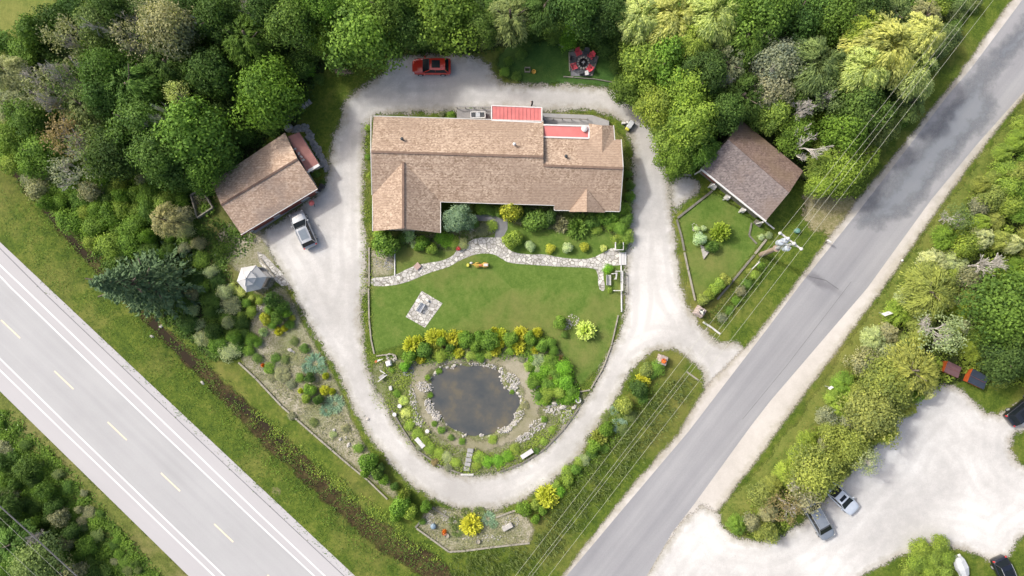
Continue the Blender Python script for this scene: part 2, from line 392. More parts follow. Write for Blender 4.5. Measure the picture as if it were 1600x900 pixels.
# ------------------------------------------------------------------ ground and sheets on one shared lattice
CELL = .45; X0, X1, Y0, Y1 = -69.3, 69.3, -42.3, 42.3
gx = np.arange(X0, X1+.01, CELL); gy = np.arange(Y0, Y1+.01, CELL)
GX, GY = np.meshgrid(gx, gy, indexing='ij'); GZ = terrain(GX, GY); NX, NY = GX.shape
def sheet(name, poly, z, mat, fringe=1.9, sm=1, holes=(), label=None, raw=False):
    pts = poly if raw else [G(*p) for p in poly]
    if sm: pts = smooth(pts, sm)
    D = sdf(GX, GY, pts)
    for h in holes:
        hp = smooth([G(*p) for p in h], 1); D = np.minimum(D, -sdf(GX, GY, hp))
    keep = D > -fringe
    cell = keep[:-1, :-1] & keep[1:, :-1] & keep[1:, 1:] & keep[:-1, 1:]
    ii, jj = np.nonzero(cell)
    idx = -np.ones((NX, NY), int); used = np.zeros((NX, NY), bool)
    for a, b_ in ((0, 0), (1, 0), (1, 1), (0, 1)): used[ii+a, jj+b_] = True
    idx[used] = np.arange(used.sum())
    vs_ = np.stack([GX[used], GY[used], GZ[used]+z], 1)
    fs = np.stack([idx[ii, jj], idx[ii+1, jj], idx[ii+1, jj+1], idx[ii, jj+1]], 1)
    me = bpy.data.meshes.new(name); me.from_pydata(vs_.tolist(), [], fs.tolist()); me.materials.append(mat)
    at = me.attributes.new('d', 'FLOAT', 'POINT'); at.data.foreach_set('value', D[used].astype(np.float32))
    me.polygons.foreach_set('use_smooth', [True]*len(me.polygons)); me.update()
    o = link(name, me); return tag(o, kind='structure')
# ground: fine inside, one ring of large faces to the horizon
vs_ = np.stack([GX.ravel(), GY.ravel(), GZ.ravel()], 1).tolist()
fs = []
I = np.arange(NX*NY).reshape(NX, NY)
fs = np.stack([I[:-1, :-1].ravel(), I[1:, :-1].ravel(), I[1:, 1:].ravel(), I[:-1, 1:].ravel()], 1).tolist()
n0 = len(vs_); BIG = 2500.
vs_ += [(-BIG,-BIG,0),(BIG,-BIG,0),(BIG,BIG,0),(-BIG,BIG,0)]
bt = [int(k) for k in I[:, 0]]; tp = [int(k) for k in I[:, -1]]; lf = [int(k) for k in I[0, :]]; rt = [int(k) for k in I[-1, :]]
fs.append([n0, n0+1]+bt[::-1]); fs.append([n0+2, n0+3]+tp); fs.append([n0+3, n0]+lf); fs.append([n0+1, n0+2]+rt[::-1])
tag(link('ground', newmesh('ground', vs_, fs, M['ground'], True)), kind='structure')

sheet('meadow', [(-120,-60),(125,-60),(95,40),(60,100),(20,160),(-10,210),(-120,180)], .004, M['meadow'])
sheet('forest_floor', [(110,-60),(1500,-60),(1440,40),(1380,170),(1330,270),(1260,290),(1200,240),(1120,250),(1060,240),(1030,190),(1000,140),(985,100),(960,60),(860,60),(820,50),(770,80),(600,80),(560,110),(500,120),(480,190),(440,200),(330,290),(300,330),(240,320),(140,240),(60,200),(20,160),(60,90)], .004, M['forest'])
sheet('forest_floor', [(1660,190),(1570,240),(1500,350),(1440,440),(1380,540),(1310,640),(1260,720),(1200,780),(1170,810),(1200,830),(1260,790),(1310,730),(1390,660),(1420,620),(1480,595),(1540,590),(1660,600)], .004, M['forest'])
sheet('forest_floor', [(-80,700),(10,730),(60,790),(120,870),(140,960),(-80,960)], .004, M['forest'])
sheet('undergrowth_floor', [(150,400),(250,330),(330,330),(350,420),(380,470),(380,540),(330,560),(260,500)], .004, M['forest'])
sheet('lawn', [(583,360),(970,330),(978,400),(972,500),(950,560),(905,610),(880,560),(860,530),(660,530),(580,556),(577,450),(578,400)], .004, M['lawn'], sm=0, fringe=1)
sheet('lawn', [(1057,341),(1113,297),(1150,320),(1200,360),(1197,374),(1143,441),(1095,485),(1086,470),(1075,422),(1065,371)], .004, M['lawn'], sm=0, fringe=1)
sheet('verge', [(1220,700),(1385,450),(1480,320),(1600,160),(1680,60),(1700,140),(1600,200),(1500,330),(1420,440),(1330,590),(1230,760),(1180,800),(1170,840),(1130,830),(1120,800)], .006, M['meadow'], fringe=1.2)
sheet('lawn', [(790,70),(860,60),(980,75),(1000,140),(900,133),(800,131),(770,100)], .008, M['darklawn'])
sheet('rough_grass', [(-80,560),(0,610),(100,710),(300,905),(360,960),(130,960),(60,800),(-80,700)], .006, M['rough'])
sheet('rough_grass', [(500,120),(590,90),(600,130),(540,170),(520,230),(505,280),(480,260),(490,200),(470,190)], .008, M['ground'], fringe=1.2)
sheet('ditch', [(-70,180),(0,241),(70,321),(140,401),(235,494),(325,578),(394,642),(448,690),(500,738),(562,796),(622,836),(690,876),(712,905),(690,960),(668,905),(605,868),(538,815),(474,752),(404,690),(334,614),(229,508),(134,413),(63,328),(0,252),(-70,189)], .006, M['ditch'], fringe=1.0)
sheet('ditch', [(-60,185),(15,238),(85,318),(160,400),(150,410),(75,328),(5,250),(-60,200)], .008, M['ditch'], fringe=1.0)
sheet('planting_bed', [(374,565),(400,590),(440,635),(490,677),(550,728),(600,768),(640,800),(600,740),(560,680),(530,600),(500,550),(470,500),(460,470),(440,440),(400,470),(385,530)], .008, M['soil'], fringe=1)
sheet('planting_bed', [(650,822),(702,862),(828,850),(836,825),(820,800),(790,800),(730,800),(680,790),(665,800)], .008, M['soil'], fringe=.8, sm=0)
sheet('planting_bed', [(585,560),(650,560),(690,535),(850,520),(890,560),(905,612),(925,615),(900,650),(860,695),(800,733),(740,744),(680,728),(640,695),(600,640),(578,590)], .008, M['bed'], fringe=.8)
sheet('planting_bed', [(578,390),(617,385),(617,432),(580,434)], .008, M['soil'], fringe=.5, sm=0)
sheet('planting_bed', [(617,362),(690,365),(745,345),(775,350),(775,370),(745,370),(715,392),(690,392),(620,385)], .008, M['bed'], fringe=.7)
sheet('planting_bed', [(790,318),(968,330),(992,270),(990,390),(960,385),(955,360),(900,362),(820,357),(795,350)], .008, M['bed'], fringe=.7)
sheet('rough_grass', [(410,372),(440,330),(330,300),(300,340),(330,420),(360,450),(420,400)], .008, M['rough'], fringe=1)
sheet('soil_patch', [(345,350),(400,345),(430,395),(435,440),(405,470),(370,420),(330,400)], .012, M['soil'], fringe=1.5)
sheet('gravel_patch', [(1046,275),(1090,280),(1092,300),(1065,320),(1050,335)], .008, M['gravel'], fringe=1.6)
sheet('dry_patch', [(1255,292),(1300,312),(1345,318),(1310,365),(1262,350)], .008, M['dry'], fringe=1.9)
sheet('sandy_path', [(640,560),(700,556),(830,553),(850,580),(845,640),(830,670),(800,690),(750,704),(700,692),(665,660),(650,620),(640,600)], .014, M['sand'], holes=[[(664,580),(700,566),(785,566),(815,600),(826,640),(800,678),(752,693),(705,680),(672,648),(662,610)]], fringe=.8)
sheet('sand_pile', [(518,95),(526,100),(545,108),(558,116),(530,119),(520,112)], .012, M['sandpile'], fringe=.4)
sheet('gravel_pad', [(770,172),(850,176),(925,176),(960,195),(985,250),(990,300),(968,225),(925,200)], .010, M['rough'], fringe=1)

GDRIVE = [(1167,537),(1125,537),(1100,517),(1075,480),(1063,450),(1052,350),(1046,300),(1037,225),(1020,175),(995,150),(970,140),(900,134),(800,132),(775,129),(762,93),(725,86),(607,88),(603,112),(580,127),(550,147),(538,160),(532,195),(520,218),(515,270),(500,300),(480,315),(440,345),(405,362),(425,400),(445,432),(457,455),(480,500),(502,540),(525,575),(542,612),(565,665),(600,712),(625,742),(662,772),(700,791),(737,797),(790,793),(850,762),(900,719),(927,672),(955,636),(975,598),(990,573),(1015,551),(1040,544),(1065,550),(1095,575),(1104,600),(1090,640),(1180,600)]
GHOLE = [(587,180),(577,190),(568,225),(567,325),(572,375),(574,437),(563,480),(563,510),(572,550),(575,575),(585,605),(600,632),(622,668),(650,705),(687,732),(725,744),(775,741),(800,732),(845,708),(882,667),(907,636),(935,592),(952,550),(972,517),(977,482),(976,405),(984,350),(988,300),(990,250),(985,200),(950,178),(925,172),(850,174),(768,170),(700,173),(600,178)]
sheet('gravel_driveway', GDRIVE, .016, M['gravel'], holes=[GHOLE])
sheet('gravel_shoulder', [(1640,-80),(1570,12),(1497,117),(1415,220),(1332,320),(1237,450),(1180,525),(1167,538),(1104,600),(1060,675),(975,772),(887,887),(840,950),(980,960),(1122,800),(1200,697),(1215,675),(1385,445),(1470,322),(1547,217),(1600,150),(1720,0)], .020, M['shoulder'], fringe=1.0, sm=0)
sheet('parking_lot', [(985,960),(1010,895),(1085,787),(1122,800),(1128,825),(1160,845),(1200,847),(1235,830),(1270,805),(1300,765),(1340,722),(1380,685),(1400,650),(1440,612),(1485,598),(1520,622),(1545,655),(1600,625),(1660,610),(1660,660),(1590,672),(1575,690),(1592,730),(1660,745),(1660,800),(1597,835),(1580,862),(1560,880),(1530,868),(1500,855),(1440,850),(1425,862),(1395,873),(1370,888),(1340,905),(1320,960)], .024, M['gravel2'], fringe=1.4)

def flat(name, poly, z, mat, thick=0, sm=0, kind='structure', parent=None):
    pts = [G(*p) for p in poly]
    if sm: pts = smooth(pts, sm)
    b = MB()
    if thick: b.prism(pts, z-thick, z)
    else:
        n = len(pts); a = sum(pts[i][0]*pts[(i+1) % n][1]-pts[(i+1) % n][0]*pts[i][1] for i in range(n))
        if a < 0: pts = pts[::-1]
        b.add([(p[0], p[1], z) for p in pts], [tuple(range(n))])
    o = b.build(name, mat, parent)
    if kind and not parent: tag(o, kind=kind)
    return o
# highway
hw = flat('highway', [(-200,190),(0,378),(278,640),(555,900),(760,1092),(520,1120),(295,900),(0,611),(-200,414)], .024, M['hwshoulder'])
flat('highway_lanes', [(-200,241),(0,431),(252,675),(400,815),(495,905),(760,1155),(600,1145),(351,900),(117,675),(0,560),(-200,366)], .028, M['highway'])
def stripe(b, pts, wpx, z):
    g = [Vector(G(*p)) for p in pts]; L = []; Rr = []
    for i, p in enumerate(g):
        t = (g[min(i+1, len(g)-1)]-g[max(i-1, 0)]).normalized(); nn = Vector((-t.y, t.x))*(wpx*K/2)
        L.append(p+nn); Rr.append(p-nn)
    n = len(g); b.add([(v.x, v.y, z) for v in L]+[(v.x, v.y, z) for v in Rr], [(i, n+i, n+i+1, i+1) for i in range(n-1)])
b = MB()
for ln in ([(-200,243),(0,431),(17,449),(252,675),(400,815),(500,908),(650,1050)], [(-200,228),(0,414),(38,450),(272,675),(400,798),(510,902),(660,1045)],
           [(-200,368),(0,560),(117,675),(351,900),(550,1090)], [(-200,386),(0,578),(100,675),(335,900),(520,1080)]): stripe(b, ln, 2.6, .033)
tag(b.build('edge_lines', M['pwhite']), kind='structure')
b = MB()
for k in range(-2, 8):
    x0, y0 = 2+83.2*k, 500+79.6*k
    stripe(b, [(x0, y0), (x0+30, y0+28.5)], 2.4, .033)
tag(b.build('centre_dashes', M['pyellow']), kind='structure')
b = MB(); stripe(b, [(-100,296),(0,388),(72,460),(305,682),(400,771),(540,902),(640,995)], 1.2, .032); tag(b.build('shoulder_crack', M['concreted']), kind='structure')
# side road
flat('side_road', [(1680,-110),(1597,0),(1517,107),(1480,150),(1422,226),(1340,332),(1250,445),(1200,512),(1075,675),(975,793),(885,900),(830,968),(960,975),(1010,900),(1050,832),(1085,787),(1172,667),(1203,627),(1355,450),(1455,312),(1527,225),(1600,143),(1750,-40)], .028, M['road'])
sheet('road_patch', [(1660,-20),(1600,30),(1540,90),(1490,155),(1430,228),(1350,328),(1330,352),(1385,355),(1440,318),(1470,268),(1520,215),(1560,180),(1545,120),(1600,80)], .036, M['patch'], fringe=1.6)
b = MB(); stripe(b, [(1264,432),(1290,438),(1310,452)], 1.2, .033); stripe(b, [(1160,655),(1230,570),(1330,440)], .8, .033); tag(b.build('road_crack', M['concreted']), kind='structure')
# paths
flat('stone_path', [(579,434),(600,433),(618,430),(640,418),(665,411),(690,408),(708,400),(714,390),(725,382),(745,371),(773,371),(785,371),(790,386),(803,395),(830,398),(850,397),(872,402),(900,405),(925,404),(942,395),(958,386),(972,392),(974,414),(945,416),(942,430),(946,450),(942,456),(935,450),(934,424),(925,418),(880,417),(820,413),(795,411),(782,403),(770,396),(745,396),(720,406),(700,418),(670,426),(640,440),(610,447),(579,447)], .022, M['flag'], sm=1)
flat('concrete_walk', [(741,336),(765,335),(793,343),(793,358),(786,371),(773,371),(775,353),(768,346),(741,345)], .020, M['concreted'], sm=0)
tag(MB().add([(p[0], p[1], -.22) for p in smooth([((G(*q)[0]+4.35)*1.03-4.35, (G(*q)[1]+13.1)*1.03-13.1) for q in POND], 2)][::-1], [tuple(range(17*4))]).build('pond_water', M['water']), kind='structure')
b = MB()
for pts, wd in (([(0,246),(65,325),(135,408)], 12), ([(232,503),(262,533),(300,573)], 13), ([(350,619),(400,656),(440,692)], 12)):
    stripe(b, pts, wd, -.58)
tag(b.build('ditch_water', M['dwater']), kind='structure')

# ------------------------------------------------------------------ labels for the many plants
LM = [('red car',674,102),('long brown-roofed house',775,262),('garage beside the silver car',412,285),('dark-roofed barn',1175,280),('white gazebo',395,437),('pond',742,625),
      ('fire pit',910,98),('utility pole',1213,385),('white sedan',1317,778),('orange dumpster',1525,592),('covered boat',1505,888),('brown dumpster',1487,577),('blue spruce by the house',716,340),
      ('white bench above the drive',656,692),('lower white bench',823,709),('stone pillar beside the island hedge',1035,563),('flagstone patio',665,483),('garden cart',748,413),('yellow dash nearest the corner',183,673),('weathered planter box',318,320)]
USED = set()
DIRN = ['right of', 'above-right of', 'above', 'above-left of', 'left of', 'below-left of', 'below', 'below-right of']
NW = ['one','two','three','four','five','six','seven','eight','nine','ten','eleven','twelve','thirteen','fourteen','fifteen','sixteen','seventeen','eighteen','nineteen','twenty']
def words(n):
    if n <= 20: return NW[n-1]
    return {2:'twenty',3:'thirty',4:'forty'}.get(n//10, 'fifty')+('-'+NW[n % 10-1] if n % 10 else '')
def where(desc, px, py):
    c = sorted(LM, key=lambda l: math.hypot(l[1]-px, l[2]-py))
    for nm, lx, ly in c:
        dm = math.hypot(lx-px, ly-py)*K
        if dm < .5: continue
        a = math.atan2(ly-py, px-lx); k = int(round(a/(math.pi/4))) % 8
        lab = '%s, %s metre%s %s the %s' % (desc, words(max(1, round(dm))), 's' if round(dm) > 1 else '', DIRN[k], nm)
        if lab not in USED and len(lab.split()) <= 16: USED.add(lab); return lab
    return desc

# ------------------------------------------------------------------ foliage meshes
def nz(v): return v/np.maximum(np.linalg.norm(v, axis=1, keepdims=True), 1e-9)
def leafmesh(name, c, n, s, tint, t=None, aspect=.7, mat=None, rs=None):
    rs = rs or np.random.RandomState(1); N_ = len(c)
    n = nz(n)
    if t is None: t = nz(np.cross(n, rs.normal(size=(N_, 3))))
    else:
        t = nz(t); n = nz(np.cross(t, np.cross(n, t)))
    bt_ = np.cross(n, t); s = np.asarray(s).reshape(-1, 1)*np.ones((N_, 1))
    q = np.stack([c-t*s, c-bt_*s*aspect, c+t*s, c+bt_*s*aspect], 1).reshape(-1, 3)
    me = bpy.data.meshes.new(name); me.vertices.add(N_*4); me.loops.add(N_*4); me.polygons.add(N_)
    me.vertices.foreach_set('co', q.astype(np.float32).ravel())
    me.loops.foreach_set('vertex_index', np.arange(N_*4, dtype=np.int32))
    me.polygons.foreach_set('loop_start', np.arange(0, N_*4, 4, dtype=np.int32))
    at = me.attributes.new('tint', 'FLOAT', 'POINT'); at.data.foreach_set('value', np.repeat(np.clip(tint, 0, 1), 4).astype(np.float32))
    me.materials.append(mat or M['leaf']); me.update(calc_edges=True); me.validate(); return me
def sph(rs, n, zmin=-1.0):
    out = []
    while len(out) < n:
        v = rs.normal(size=3); v /= np.linalg.norm(v)
        if v[2] > zmin: out.append(v)
    return np.array(out)
def crown_round(seed, nleaf=5200, nl=42, lr=(.20, .36), leaf=.038, body=(.74, .74, .62), droop=0.0):
    rs = np.random.RandomState(seed)
    dirs = sph(rs, nl, -.35); rad = rs.uniform(*lr, nl); k = rs.uniform(.72, 1.05, nl)
    ph = rs.uniform(0, 6.28, 3); az = np.arctan2(dirs[:, 1], dirs[:, 0]); k = k*(1+.13*np.sin(2*az+ph[0])+.10*np.sin(3*az+ph[1])+.08*np.sin(5*az+ph[2]))
    cen = dirs*np.array(body)*k[:, None]
    cen = np.vstack([cen, rs.normal(0, .16, (6, 3))]); rad = np.append(rad, [.42]*6); ltint = rs.uniform(.15, .75, len(cen))
    wts = rad**2/np.sum(rad**2); li = rs.choice(len(cen), nleaf, p=wts)
    d_ = sph(rs, nleaf, -.55)
    r = rad[li]*np.where(rs.uniform(size=nleaf) < .14, rs.uniform(1.1, 1.45, nleaf), np.clip(rs.normal(.93, .15, nleaf), .4, 1.3))
    c = cen[li]+d_*r[:, None]
    n = d_*.55+nz(c)*.4+np.array([0, 0, .25])+rs.normal(0, .42, (nleaf, 3))
    tn = ltint[li]+rs.normal(0, .16, nleaf)
    return leafmesh('crown', c, n, rs.uniform(.6, 1.25, nleaf)*leaf, tn, rs=rs)
def crown_willow(seed, n1=120, n2=85):
    rs = np.random.RandomState(seed); C_ = []; T_ = []; Nn = []; TT = []
    for i in range(n1):
        d_ = sph(rs, 1, -.05)[0]; base = d_*np.array([.62, .62, .5])*rs.uniform(.12, 1.1); out = nz(np.array([[d_[0], d_[1], 0]]))[0]
        side = np.array([-out[1], out[0], 0]); tt = rs.uniform(.3, .9); L = rs.uniform(.22, .42)
        u = rs.uniform(0, 1, n2)**.8; a = rs.normal(0, .42, n2)
        dirs = out*np.cos(a)[:, None]+side*np.sin(a)[:, None]
        pos = base+dirs*(u*L)[:, None]+np.stack([rs.normal(0, .02, n2), rs.normal(0, .02, n2), .10*u-.32*u*u+rs.normal(0, .03, n2)], 1)
        tan = dirs+np.stack([rs.normal(0, .12, n2), rs.normal(0, .12, n2), .1-.75*u], 1)
        C_.append(pos); T_.append(tan); Nn.append(np.tile([0, 0, 1.], (n2, 1))+rs.normal(0, .5, (n2, 3))); TT.append(tt+rs.normal(0, .15, n2))
    c = np.vstack(C_); return leafmesh('crown', c, np.vstack(Nn), rs.uniform(.035, .065, len(c)), np.concatenate(TT), t=np.vstack(T_), aspect=.3, rs=rs)
def crown_conifer(seed, lev=17, br=15, lf=34, fat=1.0):
    rs = np.random.RandomState(seed); C_ = []; T_ = []; Nn = []; TT = []
    for L in range(lev):
        z = .08+.9*L/(lev-1); r0 = (1-z)**.8*1.02+.03
        nb = max(5, int(br*(.45+.55*(1-z))))
        for j in range(nb):
            a = 2*math.pi*(j+rs.uniform(-.3, .3))/nb+L*1.3; r = r0*rs.uniform(.75, 1.1); out = np.array([math.cos(a), math.sin(a), 0]); sd = np.array([-out[1], out[0], 0])
            n2 = max(8, int(lf*(.35+r))); u = rs.uniform(.12, 1, n2)**.7; lat = rs.uniform(-1, 1, n2)*(.17*fat)*(1.1-u)*1.2
            pos = out*(u*r)[:, None]+sd*(lat)[:, None]; pos[:, 2] = z+(-.09*u+.04*u*u)*1.0+rs.normal(0, .008, n2)+rs.uniform(-.01, .01)
            tan = out+sd*(np.sign(lat)*.7)[:, None]+np.array([0, 0, -.03]); C_.append(pos); T_.append(tan)
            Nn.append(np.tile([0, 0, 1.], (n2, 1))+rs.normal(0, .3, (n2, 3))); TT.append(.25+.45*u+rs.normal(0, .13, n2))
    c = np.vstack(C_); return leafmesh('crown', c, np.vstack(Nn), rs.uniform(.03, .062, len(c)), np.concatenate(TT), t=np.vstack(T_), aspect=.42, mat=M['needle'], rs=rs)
def shrub_dense(seed, n_=2600, leaf=.07, nl=16):      # clipped globe or mounded shrub, base at z=0
    rs = np.random.RandomState(seed); dirs = sph(rs, nl, .0); cen = dirs*np.array([.52, .52, .45])+np.array([0, 0, .42])
    cen = np.vstack([cen, [[0, 0, .45]]]); rad = np.append(rs.uniform(.34, .46, nl), .62); lt = rs.uniform(.25, .65, nl+1)
    li = rs.choice(nl+1, n_, p=rad**2/np.sum(rad**2)); d_ = sph(rs, n_, -.6); c = cen[li]+d_*(rad[li]*rs.normal(.97, .07, n_))[:, None]
    c[:, 2] = np.maximum(c[:, 2], .02)
    return leafmesh('shrub', c, d_+rs.normal(0, .4, (n_, 3)), rs.uniform(.6, 1.2, n_)*leaf, lt[li]+rs.normal(0, .17, n_), rs=rs)
def shrub_spiky(seed, sh=210, per=24, el=(.05, 1.0), L=(.72, 1.05), leaf=.085, flatz=1.0, aspect=.45):
    rs = np.random.RandomState(seed); C_ = []; T_ = []; TT = []
    for i in range(sh):
        a = rs.uniform(0, 2*math.pi); e = math.asin(rs.uniform(*el)); d_ = np.array([math.cos(a)*math.cos(e), math.sin(a)*math.cos(e), math.sin(e)*flatz])
        l = rs.uniform(*L); u = rs.uniform(.3, 1, per)**.7; tt = rs.uniform(.25, .7)
        pos = d_*(u*l)[:, None]+rs.normal(0, .045, (per, 3))*(1.25-u)[:, None]*1.6; pos[:, 2] = np.maximum(pos[:, 2]-.12*u*u*(1-e), .02)
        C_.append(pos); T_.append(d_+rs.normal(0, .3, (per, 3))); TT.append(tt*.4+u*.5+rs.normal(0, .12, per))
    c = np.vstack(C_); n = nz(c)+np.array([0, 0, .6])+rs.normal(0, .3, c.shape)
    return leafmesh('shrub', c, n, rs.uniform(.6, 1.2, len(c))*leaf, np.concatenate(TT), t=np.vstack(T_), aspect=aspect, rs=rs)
def crown_sparse(seed, n_=1250): 
    rs = np.random.RandomState(seed); nl = 40; dirs = sph(rs, nl, -.3); cen = dirs*np.array([.8, .8, .6])*rs.uniform(.45, 1.05, nl)[:, None]
    li = rs.choice(nl, n_); c = cen[li]+rs.normal(0, .10, (n_, 3)); 
    return leafmesh('crown', c, rs.normal(0, .6, (n_, 3))+np.array([0, 0, .7]), rs.uniform(.02, .045, n_), rs.uniform(.2, .8, n_), rs=rs)
def branches(seed, depth=6, spread=.62, up=.35, lean=(0, 0), r0=.038, L0=.36, nchild=(2, 4), thin=.66):
    r_ = random.Random(seed); b = MB()
    def grow(p, d_, L, r, k):
        q = p+d_*L; mid = p+d_*L*.5+Vector((r_.uniform(-1, 1), r_.uniform(-1, 1), r_.uniform(-.5, .5)))*L*.07
        b.tube([p, mid, q], [r, r*.85, r*.7], 5 if k > 2 else 3)
        if k <= 0: return
        for i in range(r_.randint(*nchild)):
            nd = (d_+Vector((r_.uniform(-1, 1), r_.uniform(-1, 1), r_.uniform(-.6, .8)))*spread).normalized()
            grow(p+(q-p)*r_.uniform(.45, 1) if i else q, nd, L*r_.uniform(.6, .85), r*thin, k-1)
    grow(Vector((0, 0, 0)), Vector((lean[0], lean[1], 1)).normalized(), L0, r0, depth)
    return b
def trunkmesh(seed):
    r_ = random.Random(seed); b = MB(); p = [Vector((0, 0, 0)), Vector((r_.uniform(-.02, .02), r_.uniform(-.02, .02), .35)), Vector((r_.uniform(-.04, .04), r_.uniform(-.04, .04), .75))]
    b.tube(p, [.035, .026, .015], 8)
    for i in range(7):
        a = r_.uniform(0, 6.28); z = r_.uniform(.3, .7); s_ = Vector((0, 0, z)); e = s_+Vector((math.cos(a)*.2, math.sin(a)*.2, r_.uniform(.1, .22)))
        b.tube([s_, (s_+e)/2+Vector((0, 0, -.02)), e], [.014, .010, .005], 5)
    return newmesh('trunk', b.v, b.f, M['bark'], True)

CR = [crown_round(s, 10500, nl, lr) for s, nl, lr in ((1, 46, (.18, .34)), (2, 36, (.22, .38)), (3, 60, (.15, .28)), (4, 42, (.2, .34)), (5, 52, (.16, .32)))]
BU = [crown_round(s, 3800, 26, (.24, .40), leaf=.055, body=(.70, .70, .5)) for s in (11, 12, 13, 14)]
WI = [crown_willow(s) for s in (21, 22, 23)]; FE = [crown_willow(s, 150, 60) for s in (24, 25)]
CO = [crown_conifer(31), crown_conifer(32, fat=1.3)]
SP = [crown_sparse(s) for s in (41, 42)]
GL = [shrub_dense(s) for s in (51, 52, 53)]
SK = [shrub_spiky(s) for s in (61, 62)]
JU = [shrub_spiky(s, 130, 26, (.0, .45), (.6, 1.05), .07, .8, .3) for s in (71, 72)]
GS = [shrub_spiky(81, 46, 12, (.1, .95), (.6, 1.05), .12, 1.0, .12)]
TR = [trunkmesh(s) for s in (1, 2, 3)]
BR = []
for s_, kw in ((91, {}), (92, dict(lean=(.4, .2), spread=.7)), (93, dict(lean=(-.3, .3)))):
    b = branches(s_, **kw); BR.append(newmesh('branches', b.v, b.f, M['deadwood']))
OLC = []
COLS = dict(G=(.145,.24,.045), YG=(.235,.31,.065), GOLD=(.44,.45,.075), DK=(.072,.128,.036), MID=(.108,.182,.044), BLUE=(.23,.33,.28), SILV=(.46,.55,.38), OL=(.27,.275,.185),
            LIME=(.50,.55,.20), WIL=(.37,.41,.16), DB=(.105,.155,.085), BRN=(.25,.20,.12), PALE=(.36,.40,.23), PUR=(.07,.025,.05), GB=(.17,.22,.09), BG=(.16,.31,.04), YEL=(.245,.28,.085), ORG=(.70,.25,.05))
CN = dict(G='fresh green', YG='yellow-green', GOLD='golden yellow', DK='dark green', MID='mid-green', BLUE='blue-green', SILV='silvery green', OL='olive green', LIME='pale lime', WIL='light yellow-green', DB='dark blue-green',
          BRN='brownish', PALE='pale green', PUR='dark purple', GB='grey-green', BG='bright green', YEL='warm yellow-green', ORG='orange')
def jit(c, a=.14):
    f = 1.12+rnd.uniform(-a, a); return (c[0]*f*(1+rnd.uniform(-a*.6, a*.6)), c[1]*f, c[2]*f*(1+rnd.uniform(-a, a)), 1)
def setc(o, c): o.color = c
def tree(px, py, rpx, h, kind='R', col='MID', desc=None, group=None):
    """(px,py) is where the crown's middle shows; its height above ground decides where the trunk stands"""
    hc = h*.62 if kind != 'C' else h*.5
    p = P(px, py, hc); Rm = rpx*K*(CAMH-hc)/CAMH; x, y = p.x, p.y; z = tz(x, y)
    nm = {'R': 'broadleaf_tree', 'W': 'willow_tree', 'C': 'spruce_tree', 'O': 'half_bare_tree', 'X': 'dead_tree'}[kind]
    ds = desc or {'R': CN[col]+' leafy tree', 'W': CN[col]+' feathery willow', 'C': CN[col]+' spruce', 'O': 'half-bare greyish '+CN[col]+' tree', 'X': 'bare grey dead tree'}[kind]
    t = thing(nm, where(ds, px, py), 'tree', (x, y, z), rnd.uniform(0, 6.28), group or 'trees of the wood')
    cr = {'R': CR, 'W': WI, 'C': CO, 'O': SP, 'X': None}[kind]
    if cr:
        if kind == 'R' and desc != 'dense blue-green globe-shaped spruce' and px < 1650 and rnd.random() < (.4 if col in ('YG','YEL','GB','OL') else .16): cr = FE
        o = link('crown', rnd.choice(cr), t); c = COLS[col]
        if kind == 'C': o.scale = (Rm, Rm, h); o.location = (0, 0, 0)
        else:
            zs = min(Rm*1.1, h*.42); o.scale = (Rm*1.04, Rm*1.04, zs*1.25); o.location = (0, 0, h-zs*1.15)
        setc(o, jit(c))
    if kind in 'XO':
        o = link('branches', rnd.choice(BR), t); o.scale = (Rm*1.25, Rm*1.25, h*.75)
    else:
        o = link('trunk', rnd.choice(TR), t); o.scale = (h*.9, h*.9, h*(.8 if kind == 'W' else 1))
    return t
SHN = dict(F='bush', B='bush', S='globe_shrub', K='spiky_shrub', J='spreading_juniper', G='ornamental_grass')
def shrub(px, py, rpx, kind='S', col='G', h=None, desc=None, group=None, cat='shrub'):
    h = h or max(.35, rpx*K*1.2); hc = h*.55
    p = P(px, py, hc); Rm = rpx*K*(CAMH-hc)/CAMH; z = tz(p.x, p.y)
    me = rnd.choice({'F': FE, 'B': BU, 'S': GL, 'K': SK, 'J': JU, 'G': GS}[kind])
    o = link('low_plant' if kind == 'B' and h < .75 else SHN[kind], me, None, (p.x, p.y, z)); o.rotation_euler.z = rnd.uniform(0, 6.28); cc = jit(COLS[col], .10); setc(o, tuple(min(.8, v*(1.3 if kind in 'SKB' and col in ('G','YG','MID','DK','YEL','BG') and cat == 'shrub' else 1.08)) for v in cc[:3])+(1,))
    if kind in 'BF': o.location.z = z+h*.42; o.scale = (Rm*1.05, Rm*1.05, h*.62)
    elif kind == 'S': o.scale = (Rm*1.0, Rm*1.0, h*.85)
    elif kind == 'K': o.scale = (Rm*1.02, Rm*1.02, h)
    else: o.scale = (Rm*1.05, Rm*1.05, h*1.1)
    ds = desc or CN[col]+' '+{'B': 'leafy bush', 'F': 'feathery bush', 'S': 'rounded shrub', 'K': 'spiky shrub', 'J': 'spreading juniper', 'G': 'spiky grass clump'}[kind]
    if kind == 'B' and h < .75: ds = ds.replace('leafy bush', 'low plant'); cat = 'plant'
    return tag(o, where(ds, px, py), cat, group)

